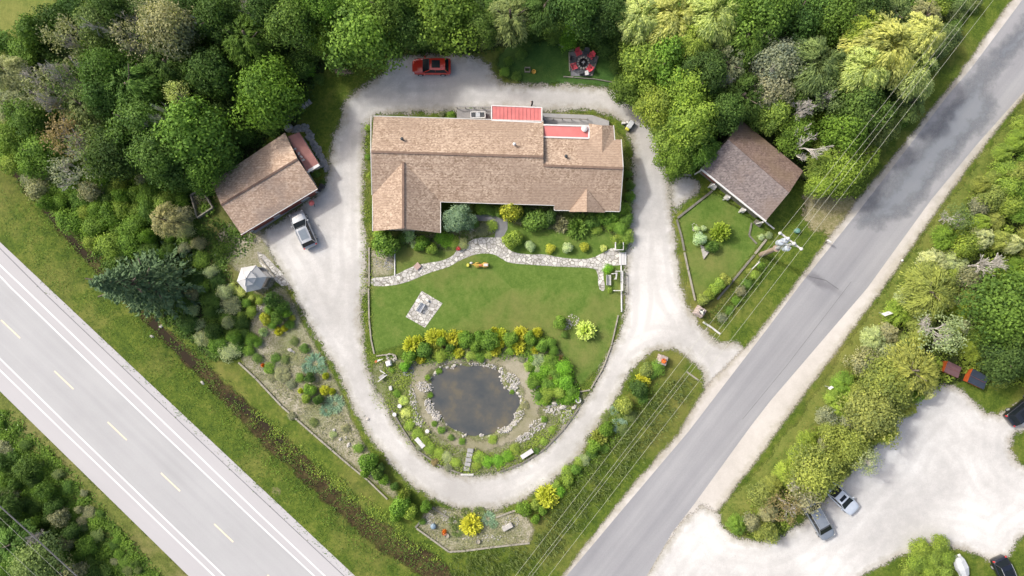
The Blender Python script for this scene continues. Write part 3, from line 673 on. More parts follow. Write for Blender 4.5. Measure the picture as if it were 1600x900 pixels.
# ------------------------------------------------------------------ main house
def gable(b, a, c, apex, thick=.15):
    a, c, apex = Vector(a), Vector(c), Vector(apex); n = (c-a).cross(Vector((0, 0, 1))).normalized()*thick
    return b.add([a, c, apex, a+n, c+n, apex+n], [(0, 1, 2), (5, 4, 3), (0, 3, 4, 1), (1, 4, 5, 2), (2, 5, 3, 0)])
def walls(b, pts, h_at, z1, z0=0):
    return b.prism([P(p[0], p[1], h_at).xy[:] for p in pts], z0, z1)
def roofpart(parent, name, planes, mat, th=.16):
    b = wm(parent)
    for pl in planes: b.slab([P(*p) for p in pl], th)
    return b.build(name, mat, parent)
def bar3(b, a, c, wd, ht):
    a, c = Vector(a), Vector(c); dd = c-a; L = dd.length; n = Vector((-dd.y, dd.x, 0)).normalized()*wd/2; u = Vector((0, 0, ht))
    return b.add([a-n, a+n, c+n, c-n, a-n+u, a+n+u, c+n+u, c-n+u], [(0,1,2,3), (7,6,5,4), (0,4,5,1), (1,5,6,2), (2,6,7,3), (3,7,4,0)])
def windowpart(parent, a, c, t0, t1, z0, z1, out=.03, name='window', frame='white', glass='glass'):
    """window between fractions t0..t1 of the wall line a-c (world xy), facing right of a->c"""
    a, c = Vector((*a, 0)), Vector((*c, 0)); dd = (c-a).normalized(); n = Vector((dd.y, -dd.x, 0)); p = a+(c-a)*t0; q = a+(c-a)*t1
    b = wm(parent); m = (p+q)/2+n*out/2; L = (q-p).length; rz = math.atan2(dd.y, dd.x)
    b.box((m.x, m.y, (z0+z1)/2), (L, out*2.2, z1-z0), rz); fr = b.build(name, M[frame], parent)
    b = wm(parent); m2 = m+n*(out*1.3); hw_ = (L-.16)/2
    for s_ in (-1, 1): b.box((m2.x+dd.x*s_*hw_/2, m2.y+dd.y*s_*hw_/2, (z0+z1)/2), (hw_-.05, .03, z1-z0-.16), rz)
    g = b.build('pane', M[glass], fr); return fr
house = thing('long_house', 'long single-storey house with tan shingle roof and red metal additions', 'house', (P(775, 270, 0).x, P(775, 270, 0).y, 0))
b = wm(house); HW = [(588,188),(845,195),(845,224),(965,224),(964,325),(870,323),(870,315),(684,310),(684,357),(588,355)]
walls(b, HW, 2.6, 2.5)
wall = b.build('wall', M['siding'], house)
b = wm(house)
gable(b, P(588,188,2.6)-Vector((0,0,.15)), P(587,306,2.8)-Vector((0,0,.2)), P(586,240,4.8)-Vector((0,0,.35)))
b.build('gable_wall', M['siding'], house); b = wm(house); gable(b, P(965,325,2.5)-Vector((0,0,.1)), P(966,224,3)-Vector((0,0,.3)), P(968,263,4.46)-Vector((0,0,.3)))
b.build('gable_wall', M['siding'], house); b = wm(house); gable(b, P(588,357,2.6), P(684,359,2.6)-Vector((0,0,.1)), P(630,356,4.36)-Vector((0,0,.3)))
b.build('gable_wall', M['siding'], house); b = wm(house); gable(b, P(844,258,4.3), P(844,196,2.7), P(844,246,4.6))
b.build('gable_wall', M['siding'], house)
rf = roofpart(house, 'roof', [
  [(584,182,2.9),(849,190,2.9),(849,244.6,4.8),(580,236.6,4.8)],
  [(580,237.2,4.8),(849,245.2,4.8),(849,258,4.46),(973,263,4.46),(968,330,2.35),(866,328,2.35),(866,320.5,2.6),(688,315,2.6),(630,253,4.36),(582,306,2.92)],
  [(849.2,258,4.44),(973,262.6,4.44),(970,218,3.2),(849.2,215,3.2)],
  [(630,252.6,4.37),(630,357,4.37),(583,361,2.86),(581.5,305,2.93)],
  [(630.3,252.8,4.37),(630.3,357,4.37),(688,364,2.6),(688,314,2.62)],
  [(920,193,3.05),(941,196,3.65),(941,241,3.83),(920,224,3.35)],
  [(941.3,196,3.65),(958,196,3.05),(960,221,3.25),(941.3,241,3.83)],
  [(917,295,3.47),(917,331,3.47),(889,331,2.45)], [(917.3,295,3.47),(917.3,331,3.47),(946,332,2.45)]], M['roof'])
b = wm(house)
for a, c in (((580,237,4.83),(849,245,4.83)), ((849,258.5,4.48),(973,263,4.48)), ((630,253,4.41),(630,357,4.41))): bar3(b, P(*a), P(*c), .26, .05)
b.build('ridge_cap', plain('ridge shingles', (.17,.115,.085), .9, var=.2), rf)
b = wm(house)
for a, c in (((584,181.6,2.78),(849,189.6,2.78)), ((688.5,315,2.48),(688.5,364,2.48)), ((688,315.5,2.46),(866,321,2.46)), ((866,321,2.24),(866,328.5,2.24)), ((866,328.7,2.2),(968,330.7,2.2)),
             ((582.5,306,2.8),(582.5,361,2.75)), ((970.5,218,3.05),(973.5,262,4.33)), ((973.5,263,4.33),(968.5,330,2.2)), ((958.5,196,2.9),(960.5,220,3.1)), ((580,182,2.78),(579.6,237,4.66)), ((579.6,237,4.66),(581.5,305,2.8))): bar3(b, P(*a), P(*c), .085, .14)
b.build('gutter', M['offwhite'], house)
rr = roofpart(house, 'porch_roof', [[(768.5,165,2.25),(846,168.5,2.25),(846,191,2.72),(768.5,187.5,2.72)]], M['redmetal'], .1)
b = wm(house)
for k in range(1, 13): x_ = 768.5+77.5*k/13; bar3(b, P(x_,165.3+k*.27,2.26), P(x_,187.3+k*.27,2.73), .05, .05)
b.build('roof_seams', M['redmetal'], rr)
b = wm(house)
for a, c in (((768,165,2.22),(846.5,168.5,2.22)), ((768,165,2.22),(768,187.8,2.7)), ((846.6,168.5,2.22),(846.6,191,2.7)), ((768,188.2,2.86),(846,191.6,2.86))): bar3(b, P(*a), P(*c), .12, .12)
b.build('porch_trim', M['white'], rr)
b = wm(house); walls(b, [(770,168),(844,171),(844,190),(770,187)], 2.3, 2.1); b.build('porch_wall', M['brick'], house)
r2 = roofpart(house, 'side_porch_roof', [[(849.5,196,3.0),(919,198,3.0),(919,215.5,3.22),(849.5,213.5,3.22)]], M['redmetal'], .1)
b = wm(house)
for a, c in (((849,195.3,2.97),(920,197.4,2.97)), ((920,197,2.97),(920,216.5,3.22)), ((849,214.2,3.22),(920,216.3,3.22))): bar3(b, P(*a), P(*c), .16, .13)
b.build('porch_trim', M['white'], r2)
# skylight-like round white vent and roof pipes
b = wm(house); c = P(913,201.5,3.25); b.lathe((c.x, c.y, 3.05), [(.08,0),(.08,.25),(.34,.3),(.36,.36),(.2,.46),(.02,.5)], 18); b.build('round_vent', M['white'], house)
for px, py, h, m in ((803.5,226,4.4,'white'), (629,218,4.2,'dark'), (884,245,4.15,'dark')):
    b = wm(house); c = P(px, py, h); b.cyl((c.x, c.y, h-.1), (c.x, c.y, h+.4), .11, n=10); b.cyl((c.x, c.y, h+.4), (c.x, c.y, h+.5), .19, .08, n=10); b.build('roof_vent', M[m], house)
a, c = P(588,357,2.6).xy, P(684,359,2.6).xy
for t0 in (.1, .2, .3): windowpart(house, a, c, t0, t0+.085, .6, 2.35)
windowpart(house, a, c, .41, .58, .3, 2.4)
for t0 in (.64, .76, .87): windowpart(house, a, c, t0, t0+.08, .6, 2.3)
a, c = P(684,310,2.6).xy, P(870,315,2.6).xy
for t0, t1 in ((.08,.17), (.24,.33), (.62,.72), (.82,.92)): windowpart(house, a, c, t0, t1, .9, 2.2)
windowpart(house, a, c, .44, .5, .1, 2.15, name='door', glass='brick')
a, c = P(870,323,2.6).xy, P(964,325,2.6).xy
for t0, t1 in ((.1,.25), (.4,.62), (.75,.9)): windowpart(house, a, c, t0, t1, .9, 2.1)
a, c = P(965,325,2.6).xy, P(965,224,2.6).xy
for t0, t1 in ((.2,.32), (.6,.72)): windowpart(house, a, c, t0, t1, .9, 2.1)
a, c = P(588,188,2.6).xy, P(588,355,2.6).xy
for t0, t1 in ((.15,.23), (.4,.48), (.7,.78)): windowpart(house, a, c, t0, t1, .9, 2.1)
b = wm(house)   # back deck
for i in range(9): b.box((P(741,0).x, P(0,172+i*1.9).y, .42), (4.0, .125, .06))
b.box((P(741,0).x, P(0,180).y, .19), (4.0, 1.2, .36))
for x in (715,728,741,754,767): b.cyl((*P(x,171).xy, 0), (*P(x,171).xy, 1.2), .05)
bar3(b, (*P(715,171).xy, 1.15), (*P(767,171.5).xy, 1.15), .1, .06)
b.build('back_deck', M['deck'], house)
b = wm(house); b.prism([G(*p) for p in [(848,178),(925,181),(951,190),(951,200),(918,200),(848,197)]], 0, .35); b.build('patio_slab', M['concrete'], house)
b = wm(house)
for (x0, y0, x1, y1) in ((849,187,890,188.5), (890,188.5,918,190)): bar3(b, (*G(x0,y0), .95), (*G(x1,y1), .95), .08, .06)
for x in (850,864,878,892,905,917): b.cyl((*G(x,188.4), .35), (*G(x,188.4), .98), .04)
b.build('patio_rail', M['timberd'], house)

tub = thing('hot_tub', 'white-framed hot tub with a grey cover on the back deck', 'hot tub', (*G(747.5,183.2), .45))
b = MB()
for y in (-.33, .33): b.box((0, y, .36), (1.75, .1, .72))
for x in (-.83, .83): b.box((x, 0, .36), (.1, .62, .72))
b.box((0, 0, .25), (1.6, .6, .5)); b.build('shell', M['white'], tub)
b = MB(); b.box((0, 0, .6), (.52, .52, .2), bev=.04); b.build('cover', M['tarp'], tub)
for s_ in (-1, 1): b = MB(); b.box((s_*.5, 0, .58), (.4, .5, .16), bev=.03); b.build('step_pad', M['dark'], tub)

# ------------------------------------------------------------------ garage
gar = thing('garage', 'tan-roofed garage with red doors beside the silver car', 'garage', (*P(415,290,0).xy, 0))
b = wm(gar); GW = [(334,286),(445,213),(490,294),(379,360)]; walls(b, GW, 2.5, 2.42)
gw = b.build('wall', M['white'], gar)
b = wm(gar); gable(b, P(379,360,2.5), P(334,286,2.5), P(350,320,3.6)); b.build('gable_wall', M['white'], gar); b = wm(gar); gable(b, P(445,213,2.5), P(490,294,2.5), P(461,250,3.6)); b.build('gable_wall', M['white'], gar)
rf = roofpart(gar, 'roof', [[(330,285,2.5),(445,207.5,2.5),(464.7,248,3.75),(345.5,320,3.75)], [(345.8,320.5,3.75),(465,248.5,3.75),(496,294.5,2.45),(377,366,2.45)]], M['roof2'])
b = wm(gar); bar3(b, P(345.5,320.2,3.77), P(464.8,248.2,3.77), .22, .05); b.build('ridge_cap', plain('ridge strip', (.13,.085,.065), .9), rf)
b = wm(gar); bar3(b, P(377,366.8,2.3), P(496.3,295.2,2.3), .12, .14); b.build('gutter', M['white'], gar)
b = wm(gar); bar3(b, P(378,368.3,2.14), P(497,296.7,2.14), .1, .12); b.build('fascia', M['brick'], gar)
a, c = P(379,360,2.5).xy, P(490,294,2.5).xy
for t0, t1 in ((.06,.34), (.44,.74), (.86,.95)):
    aa, cc = Vector((*a, 0)), Vector((*c, 0)); dd = (cc-aa).normalized(); n = Vector((dd.y, -dd.x, 0)); p, q = aa+(cc-aa)*t0, aa+(cc-aa)*t1; m = (p+q)/2+n*.03
    b = wm(gar); b.box((m.x, m.y, 1.1), ((q-p).length, .1, 2.15), math.atan2(dd.y, dd.x))
    for k in range(4): b.box((m.x+n.x*.05, m.y+n.y*.05, .3+k*.52), ((q-p).length-.2, .04, .42), math.atan2(dd.y, dd.x))
    b.build('garage_door' if t1-t0 > .1 else 'side_door', M['brick'], gar)
b = wm(gar); b.prism([G(*p) for p in [(385,356),(486,296),(493,304),(398,365)]], 0, .06); b.build('apron', M['concrete'], gar)
roofpart(gar, 'lean_to_roof', [[(449,213.5,2.35),(467.5,206.6,2.1),(498.7,256.7,2.1),(479.8,268,2.35)]], M['redpale'], .1)
b = wm(gar); walls(b, [(452,215),(466,210),(495,256),(480,265)], 2.1, 1.95); b.build('lean_to_wall', M['offwhite'], gar)
b = wm(gar); bar3(b, P(480,268.6,2.2), P(499,257.6,2.2), .3, .12); b.build('lean_to_trim', M['white'], gar)
for i, (px, py) in enumerate(((461,233),(467,240),(471,245),(474,250))):
    b = MB(); c = P(px, py, 2.3); b.box((c.x, c.y, 2.33), (.35, .22, .12), .5+i, bev=.03)
    tag(b.build('roof_weight', M['offwhite']), where('white block lying on the faded red lean-to roof', px, py), 'block', 'blocks on the lean-to roof')

# ------------------------------------------------------------------ barn
barn = thing('barn', 'open-fronted barn with grey and brown shingle roof below the wood', 'barn', (*P(1175,275,0).xy, 0))
rf = roofpart(barn, 'roof', [[(1095,263,2.6),(1196.5,345,2.6),(1233,301,4.1),(1138,218,4.1)]], M['roofd'])
roofpart(barn, 'rear_roof', [[(1138.3,217.8,4.1),(1233.3,300.8,4.1),(1255,267,2.6),(1157,187,2.6)]], M['roofb'])
b = wm(barn); walls(b, [(1101,263),(1192,337),(1248,267),(1158,193)], 2.6, 2.45); b.build('wall', M['timberd'], barn)
b = wm(barn); gable(b, P(1192,337,2.6), P(1248,267,2.6), P(1228,299,3.9)); b.build('gable_wall', M['timberd'], barn); b = wm(barn); gable(b, P(1158,193,2.6), P(1101,263,2.6), P(1141,222,3.9)); b.build('gable_wall', M['timberd'], barn)
b = wm(barn); bar3(b, P(1094.5,264,2.42), P(1196,346,2.42), .2, .2); b.build('fascia', M['white'], barn)
b = wm(barn); bar3(b, P(1098,270,1.2), P(1117,286,1.2), .14, .9); b.build('red_panel', M['brick'], barn)
for px, py in ((1096,266),(1118,287),(1142,307),(1167,327),(1194,346)): b = wm(barn); q = P(px-2, py+1, 2.3); b.cyl((q.x, q.y, 0), (q.x, q.y, 2.3), .09); b.build('post', M['white'], barn)
for i, (px, py, wd) in enumerate(((1117,294,.8),(1139,311,.6),(1163,331,.5),(1187,351,.9))):
    b = MB(); x, y = G(px-4, py-2); b.box((x, y, .2), (wd, .5, .4), -.7, bev=.05); b.box((x+.1, y, .5), (wd*.6, .35, .25), -.5)
    tag(b.build('crate', M['offwhite'] if i != 3 else M['timberd']), where(['pale wooden crate leaning by the barn front', 'small pale crate by the barn front', 'narrow pale crate by the barn front', 'dark wooden crate at the barn corner'][i], px, py), 'crate', 'crates along the barn front')
b = MB(); bar3(b, (*G(1194,347), .25), (*G(1208,358), .25), .14, .14); tag(b.build('timber_rail', M['white']), 'short white rail sticking out from the barn\'s lower corner', 'rail')

# ------------------------------------------------------------------ weathered open planter box
pb = thing('planter_box', 'open weathered timber box full of dry weeds left of the garage', 'planter', (*G(320,319), 0))
b = wm(pb); C4 = [G(312,341), G(336,325), G(318,296), G(302,306)]
for i in range(4): bar3(b, (*C4[i], 0), (*C4[(i+1) % 4], 0), .14, .75)
b.build('frame', M['timber'], pb)
b = wm(pb); b.prism(C4, .05, .5); b.build('soil', M['soil'], pb)

# ------------------------------------------------------------------ gazebo
gz = thing('gazebo', 'white six-sided gazebo with a two-tier roof beside the gravel yard', 'gazebo', (*P(393,436,0).xy, 0))
HX = [(377,418.5),(400,414.5),(416.5,432.5),(407.5,451.5),(385,456.5),(370,439.5)]
ap = P(393,436,0); b = wm(gz); ev = [P(x, y, 2.4) for x, y in HX]; top = Vector((ap.x+.1, ap.y, 3.7)); cen = sum(ev, Vector())/6
mid = [cen+(e-cen)*.48+Vector((0, 0, .85)) for e in ev]; th = Vector((0, 0, -.08))
for i in range(6):
    j = (i+1) % 6; b.add([ev[j], ev[i], mid[i], mid[j]], [(0, 1, 2, 3)]); b.add([ev[i]+th, ev[j]+th, mid[j]+th, mid[i]+th], [(0, 1, 2, 3)]); b.add([ev[i], ev[j], ev[j]+th, ev[i]+th], [(0, 1, 2, 3)])
lower = b.build('lower_roof', M['gazebo'], gz)
b = wm(gz); u0 = [cen+(e-cen)*.56+Vector((0, 0, .98)) for e in ev]; cc = Vector((cen.x, cen.y, 4.0))
for i in range(6): j = (i+1) % 6; b.add([u0[j], u0[i], cc], [(0, 1, 2)]); b.add([u0[i], u0[j], u0[j]+th*1.5, u0[i]+th*1.5], [(0, 1, 2, 3)])
b.build('upper_roof', M['gazebo'], gz)
b = wm(gz)
for i in range(6): bar3(b, ev[i]+Vector((0,0,-.02)), mid[i]+Vector((0,0,-.02)), .07, .05); bar3(b, u0[i], cc, .06, .05)
b.build('roof_ribs', M['white'], gz)
b = wm(gz); b.ball((cc.x, cc.y, 4.1), .13, 8, 6); b.build('finial', M['white'], gz)
for i in range(6):
    e = cen+(ev[i]-cen)*.86; b = wm(gz); b.cyl((e.x, e.y, 0), (e.x, e.y, 2.45), .07); b.build('post', M['offwhite'], gz)
    e2 = cen+(ev[(i+1) % 6]-cen)*.86
    if i != 1:
        b = wm(gz); bar3(b, (e.x, e.y, .2), (e2.x, e2.y, .2), .05, .7); b.build('side_panel', M['timberd'], gz)
b = wm(gz); b.prism([(cen+(e-cen)*.9).xy[:] for e in ev], 0, .18); b.build('floor', M['deck'], gz)

# ------------------------------------------------------------------ cars
M['skyglass'] = plain('glass roof with painted sky reflection', (.15,.18,.21), .2, var=.06); GLS = plain('car glass', (.012,.016,.02), .16, spec=.3)  # lighter blue-grey base colour stands in for sky reflected in the glass roof
def car(px, py, rz, L, W_, H, col, label, kind='suv', sunroof=True, rails=True, name='parked_car', metal=0, mat=None):
    x, y = P(px, py, .8).xy; t = thing(name, label, 'car', (x, y, tz(x, y)+.02), rz)
    bm_ = mat or paint('car paint '+label[:12], col, .22, .8, metal)
    hl = L/2; zoff = 0; wb = {'suv': .29, 'sedan': .29, 'van': .31}[kind]*L; bz = H*.58; r = H*.21
    b = MB(); st = []          # lofted lower body
    prof = {'suv': [(-1,.74,.50),(-.96,.90,.56),(-.8,.98,.585),(-.4,1,.60),(0,1,.60),(.42,1,.595),(.7,.98,.565),(.86,.92,.535),(.94,.80,.49),(.985,.62,.45),(1,.40,.40)],
            'van': [(-1,.80,.55),(-.97,.92,.58),(-.8,1,.59),(-.4,1,.60),(0,1,.60),(.5,1,.59),(.75,.98,.55),(.88,.92,.51),(.95,.79,.47),(.99,.6,.42),(1,.4,.38)],
            'sedan': [(-1,.72,.56),(-.96,.88,.62),(-.8,.97,.64),(-.5,1,.645),(0,1,.64),(.4,1,.63),(.7,.97,.59),(.86,.91,.56),(.94,.79,.51),(.985,.6,.46),(1,.38,.41)]}[kind]
    rows = []
    for u, wf, zf in prof:
        hw_ = W_/2*wf; zt = H*zf
        rows.append([(u*hl, -hw_*.93, .22), (u*hl, -hw_, .42), (u*hl, -hw_, zt*.86), (u*hl, -hw_*.92, zt*.98), (u*hl, -hw_*.6, zt*1.02), (u*hl, 0, zt*1.035), (u*hl, hw_*.6, zt*1.02), (u*hl, hw_*.92, zt*.98), (u*hl, hw_, zt*.86), (u*hl, hw_, .42), (u*hl, hw_*.93, .22)])
    n = 11; fs = []
    for i in range(len(rows)-1):
        for j in range(n-1): fs.append((i*n+j, (i+1)*n+j, (i+1)*n+j+1, i*n+j+1))
        fs.append((i*n+n-1, (i+1)*n+n-1, (i+1)*n, i*n))
    fs.append(tuple(range(n))); fs.append(tuple(reversed(range((len(rows)-1)*n, len(rows)*n))))
    b.add([v for r_ in rows for v in r_], fs); body = b.build('body', bm_, t, True)
    # greenhouse: x stations of the belt and of the roof edge
    gb0, gb1, gr0, gr1 = {'suv': (-.88, .42, -.72, .04), 'van': (-.92, .54, -.80, .14), 'sedan': (-.72, .44, -.42, .03)}[kind]
    zb = H*.60*1.0; zr = H*.95; wbx = W_/2*.90; wr = W_/2*.70
    def q(name_, pts, m, th_=.03, par=t):
        bb = MB(); pts = [Vector(p) for p in pts]; nn = (pts[1]-pts[0]).cross(pts[2]-pts[0]).normalized()*th_
        k = len(pts); bb.add(pts+[p-nn for p in pts], [tuple(range(k)), tuple(reversed(range(k, 2*k)))]+[(i, k+i, k+(i+1) % k, (i+1) % k) for i in range(k)])
        return bb.build(name_, m, par)
    B = lambda u, s_: (u*hl, s_*wbx, zb); Rf = lambda u, s_: (u*hl, s_*wr, zr)
    q('windscreen', [(gb1*hl+.05, -wbx*.90, zb+.03), (gb1*hl+.05, wbx*.90, zb+.03), (gr1*hl, wr*.95, zr+.03), (gr1*hl, -wr*.95, zr+.03)], GLS)
    q('rear_window', [(gb0*hl-.03, wbx*.88, zb+.04), (gb0*hl-.03, -wbx*.88, zb+.04), (gr0*hl, -wr*.93, zr+.03), (gr0*hl, wr*.93, zr+.03)], GLS)
    for s_ in (-1, 1):
        pts = [B(gb0+.06, s_), B(gb1-.06, s_), Rf(gr1-.04, s_), Rf(gr0+.03, s_)]
        q('side_window', pts if s_ < 0 else pts[::-1], GLS)
        um = (gb0+gb1)/2
        for u0, u1, r_ in ((gb0, gr0, .05), (gb1, gr1, .05), (um, um, .03)): bb = MB(); bb.cyl((u0*hl, s_*wbx*.97, zb-.03), (u1*hl, s_*wr, zr), r_, n=6); bb.build('roof_pillar', bm_, t)
    bb = MB(); bb.box(((gb0+gb1)/2*hl*.9, 0, (zb+zr)/2-.03), ((gr1-gr0)*hl*.92, wr*1.75, zr-zb-.05), taper=.97); bb.build('cabin', M['dark'], t)
    rows = []; us = np.linspace(gr0-.02, gr1+.02, 6)
    for i, u in enumerate(us):
        k = 1-.06*abs(i-2.5)**2/6; rows.append([(u*hl, s2*wr*1.06*k, zr+.02+(.05*(1-s2*s2))*k) for s2 in (-1, -.6, 0, .6, 1)])
    bb = MB(); vv = [v for r_ in rows for v in r_]; vv2 = [(a_, b_, c_-.05) for a_, b_, c_ in vv]
    f1 = [(i*5+j, (i+1)*5+j, (i+1)*5+j+1, i*5+j+1) for i in range(5) for j in range(4)]
    edge = [0,1,2,3,4,9,14,19,24,29,28,27,26,25,20,15,10,5]
    f2 = [tuple(a_+30 for a_ in reversed(f)) for f in f1]+[(edge[i], edge[(i+1) % 18], edge[(i+1) % 18]+30, edge[i]+30) for i in range(18)]
    bb.add(vv+vv2, f1+f2); roof_ = bb.build('roof', bm_, t)
    if sunroof:
        s0, s1 = (gr1-.52, gr1-.10) if kind != 'sedan' else (gr1-.26, gr1-.08)
        if sunroof == 'long': s0 = gr1-.62
        bb = MB(); bb.box(((s0+s1)/2*hl, 0, zr+.085), ((s1-s0)*hl, wr*1.35, .02)); bb.build('sunroof', M['skyglass'] if sunroof == 'long' else GLS, roof_)
    if rails:
        for s_ in (-1, 1): bb = MB(); bb.tube([(gr0*hl, s_*wr*.98, zr+.06), (gr0*hl*.6, s_*wr*1.0, zr+.1), (gr1*hl, s_*wr*.98, zr+.06)], .025, 5); bb.build('roof_rail', M['steel'], t)
    for sx in (-1, 1):
        for s_ in (-1, 1):
            cx = sx*wb; bb = MB(); bb.cyl((cx, s_*(W_/2-.2), .33), (cx, s_*(W_/2+.01), .33), .33, n=18); wh = bb.build('wheel', M['tyre'], t)
            bb = MB(); bb.cyl((cx, s_*(W_/2-.02), .33), (cx, s_*(W_/2+.025), .33), .2, n=12); bb.build('rim', M['steel'], wh)
    for s_ in (-1, 1):
        bb = MB(); bb.box((hl*.90, s_*W_*.36, H*.45), (.22, .3, .13), s_*.35*-1, bev=.03); bb.build('headlight', M['glass'] if col[0] < .2 else M['white'], t)
        bb = MB(); bb.box((-hl*.955, s_*W_*.40, H*.52), (.14, .2, .2), bev=.03); bb.build('taillight', M['red'], t)
        bb = MB(); bb.box((gb1*hl-.22, s_*(W_/2+.08), zb+.06), (.16, .22, .13), bev=.04); bb.build('mirror', bm_ if col[0] > .2 else M['black'], t)
    bb = MB(); bb.box((hl*.975, 0, H*.3), (.08, W_*.5, .2), bev=.02); bb.build('bumper_grille', M['black'], t)
    return t
car(674,103.5, math.pi, 4.5, 1.85, 1.62, (.50,.035,.02), 'bright red car with black glass sunroof parked on the gravel pad', rails=False)
car(473.5,358.5, R(114), 4.5, 1.85, 1.68, (.36,.38,.40), 'silver car with long glass roof and roof rails by garage', sunroof='long', metal=.35)
car(1316,779, R(-44), 4.5, 1.8, 1.45, (.55,.60,.66), 'pale white sedan with small sunroof under tree edge', kind='sedan', rails=False, metal=.1)
car(1281,815, R(-60), 4.6, 1.85, 1.75, (.27,.30,.33), 'grey minivan nosing out from under the tree', kind='van', sunroof=False, metal=.3)
car(1573,900, R(-66), 4.5, 1.85, 1.68, (.01,.012,.02), 'black car with roof rails at the lower right corner', sunroof=True)
car(1601,640, R(38), 4.5, 1.85, 1.6, (.012,.014,.018), 'dark car with shiny rear glass at the right edge', sunroof=True, rails=False)

# ------------------------------------------------------------------ dumpsters and covered boat
def dumpster(C, body, lid, label):
    pts = [P(x, y, 1.25) for x, y in C]; c = sum(pts, Vector())/4; t = thing('dumpster', label, 'dumpster', (c.x, c.y, 0))
    b = wm(t); lo = [c.xy+(p.xy-c.xy)*.86 for p in pts]; hi = [c.xy+(p.xy-c.xy)*.98 for p in pts]
    b.add([(p.x, p.y, .12) for p in lo]+[(p.x, p.y, 1.15) for p in hi], [(0,1,2,3), (4,7,6,5)]+[(i, 4+i, 4+(i+1) % 4, (i+1) % 4) for i in range(4)]); b.build('bin', M[body], t)
    for k in (0, 1):
        a0 = pts[0].lerp(pts[3], k*.5+.01); a1 = pts[0].lerp(pts[3], k*.5+.49); b0 = pts[1].lerp(pts[2], k*.5+.01); b1 = pts[1].lerp(pts[2], k*.5+.49)
        b = wm(t); b.slab([(a0.x, a0.y, 1.24), (b0.x, b0.y, 1.24), (b1.x, b1.y, 1.21+.04*k), (a1.x, a1.y, 1.21+.04*k)], .05); b.build('lid', M[lid], t)
    b = wm(t)
    for i in range(4): b.cyl((lo[i].x, lo[i].y, 0), (lo[i].x, lo[i].y, .14), .08)
    b.build('castors', M['black'], t)
dumpster([(1482,564),(1503,574),(1497,591),(1475,581)], 'orange', 'maroon', 'rusty dumpster with purple-brown lids at the parking edge')
dumpster([(1521,576),(1545,589),(1537,609),(1512,597)], 'orange', 'navy', 'orange dumpster with dark blue lids at the parking edge')
bo = thing('covered_boat', 'small boat under a pale grey tarp beside the yellow-green hedge', 'boat', (*G(1498,884), 0), R(-70))
b = MB(); rows = []
for u, wf, zf in ((-1.3,.45,.75), (-.9,.68,.95), (0,.74,1.12), (.8,.5,1.05), (1.4,.12,.85)): rows.append([(u, -wf, .45), (u, -wf*.8, zf*.85), (u, 0, zf), (u, wf*.8, zf*.85), (u, wf, .45)])
b.add([v for r_ in rows for v in r_], [(i*5+j, (i+1)*5+j, (i+1)*5+j+1, i*5+j+1) for i in range(4) for j in range(4)]+[(0,1,2,3,4), (24,23,22,21,20)]+[(i*5+4, (i+1)*5+4, (i+1)*5, i*5) for i in range(4)])
b.build('tarp_cover', M['tarp'], bo); b = MB(); b.box((0, 0, .25), (2.4, .8, .4), taper=1.25, bev=.1); b.build('hull', M['white'], bo)

# ------------------------------------------------------------------ utility pole, wires
pole = thing('utility_pole', 'wooden utility pole with crossarm and three grey transformers beside the side road', 'utility pole', (*G(1189,398), 0))
A = P(1213,388,4.9); Bp = P(1238,381,9.2); base = Vector((*G(1189,398), 0))
b = wm(pole); b.tube([base, A], [.30, .25], 12); b.build('lower_pole', M['wood'], pole)
b = wm(pole); b.cyl(A-Vector((0,0,.12)), A+Vector((0,0,.1)), .38, n=16); b.build('collar', M['wood'], pole)
b = wm(pole); b.tube([A, Bp], [.18, .13], 10); b.build('upper_pole', M['steel'], pole)
ca, cb = P(1218.5,364,9.3), P(1251.5,389.5,9.3); b = wm(pole); bar3(b, ca, cb, .16, .14); b.build('crossarm', M['offwhite'], pole)
for px, py in ((1218.5,364.5),(1251.5,389),(1231,372.5),(1240.5,380.5)):
    q = P(px, py, 9.45); b = wm(pole); b.lathe((q.x, q.y, 9.4), [(.09,0),(.16,.06),(.08,.1),(.16,.16),(.08,.2),(.14,.26),(.04,.32)], 10); b.build('insulator', M['white'], pole)
for px, py in ((1219,379),(1226.5,376),(1229,388)):
    q = P(px, py, 7.6); b = wm(pole); b.lathe((q.x, q.y, 7.0), [(.30,0),(.32,.1),(.32,.95),(.26,1.02),(.05,1.05)], 14); tr_ = b.build('transformer', M['transf'], pole)
    b = wm(pole); b.cyl((q.x+.1, q.y, 8.05), (q.x+.15, q.y, 8.4), .05); b.cyl((q.x-.12, q.y+.08, 8.05), (q.x-.16, q.y+.1, 8.4), .05); b.build('bushings', M['white'], tr_)
b = wm(pole); m1 = Bp.lerp(A, .3); b.tube([P(1219,379,7.9), m1, P(1229,388,7.9)], .05, 5); b.tube([P(1226.5,376,7.9), m1], .05, 5); b.tube([m1+Vector((.1,0,.5)), P(1246,386,8.4), P(1242,377,8.8)], .03, 4); b.build('bracket', M['steel'], pole)
def wire(pts, h, label, r=.012, mat='cable', sag=.25):
    b = MB(); g = [P(x, y, h) for x, y in pts]; path = []
    for i in range(len(g)-1):
        for k in range(12): t_ = k/12; p = g[i].lerp(g[i+1], t_); p.z -= sag*4*t_*(1-t_)*0; path.append(p)
    path.append(g[-1]); b.tube(path, r, 5); tag(b.build('power_line', M[mat]), label, 'power line', 'power lines along the side road' if mat != 'cabled' and px_right(pts) else 'power lines at the lower left')
def px_right(pts): return pts[0][0] > 600
wire([(1560,-62),(1219,364),(805,900),(760,958)], 9.55, 'power line fixed to the upper-left end of the crossarm')
wire([(1575,-62),(1233,371),(1218,392),(825,900),(780,958)], 9.0, 'upper-left one of two middle power lines along side road')
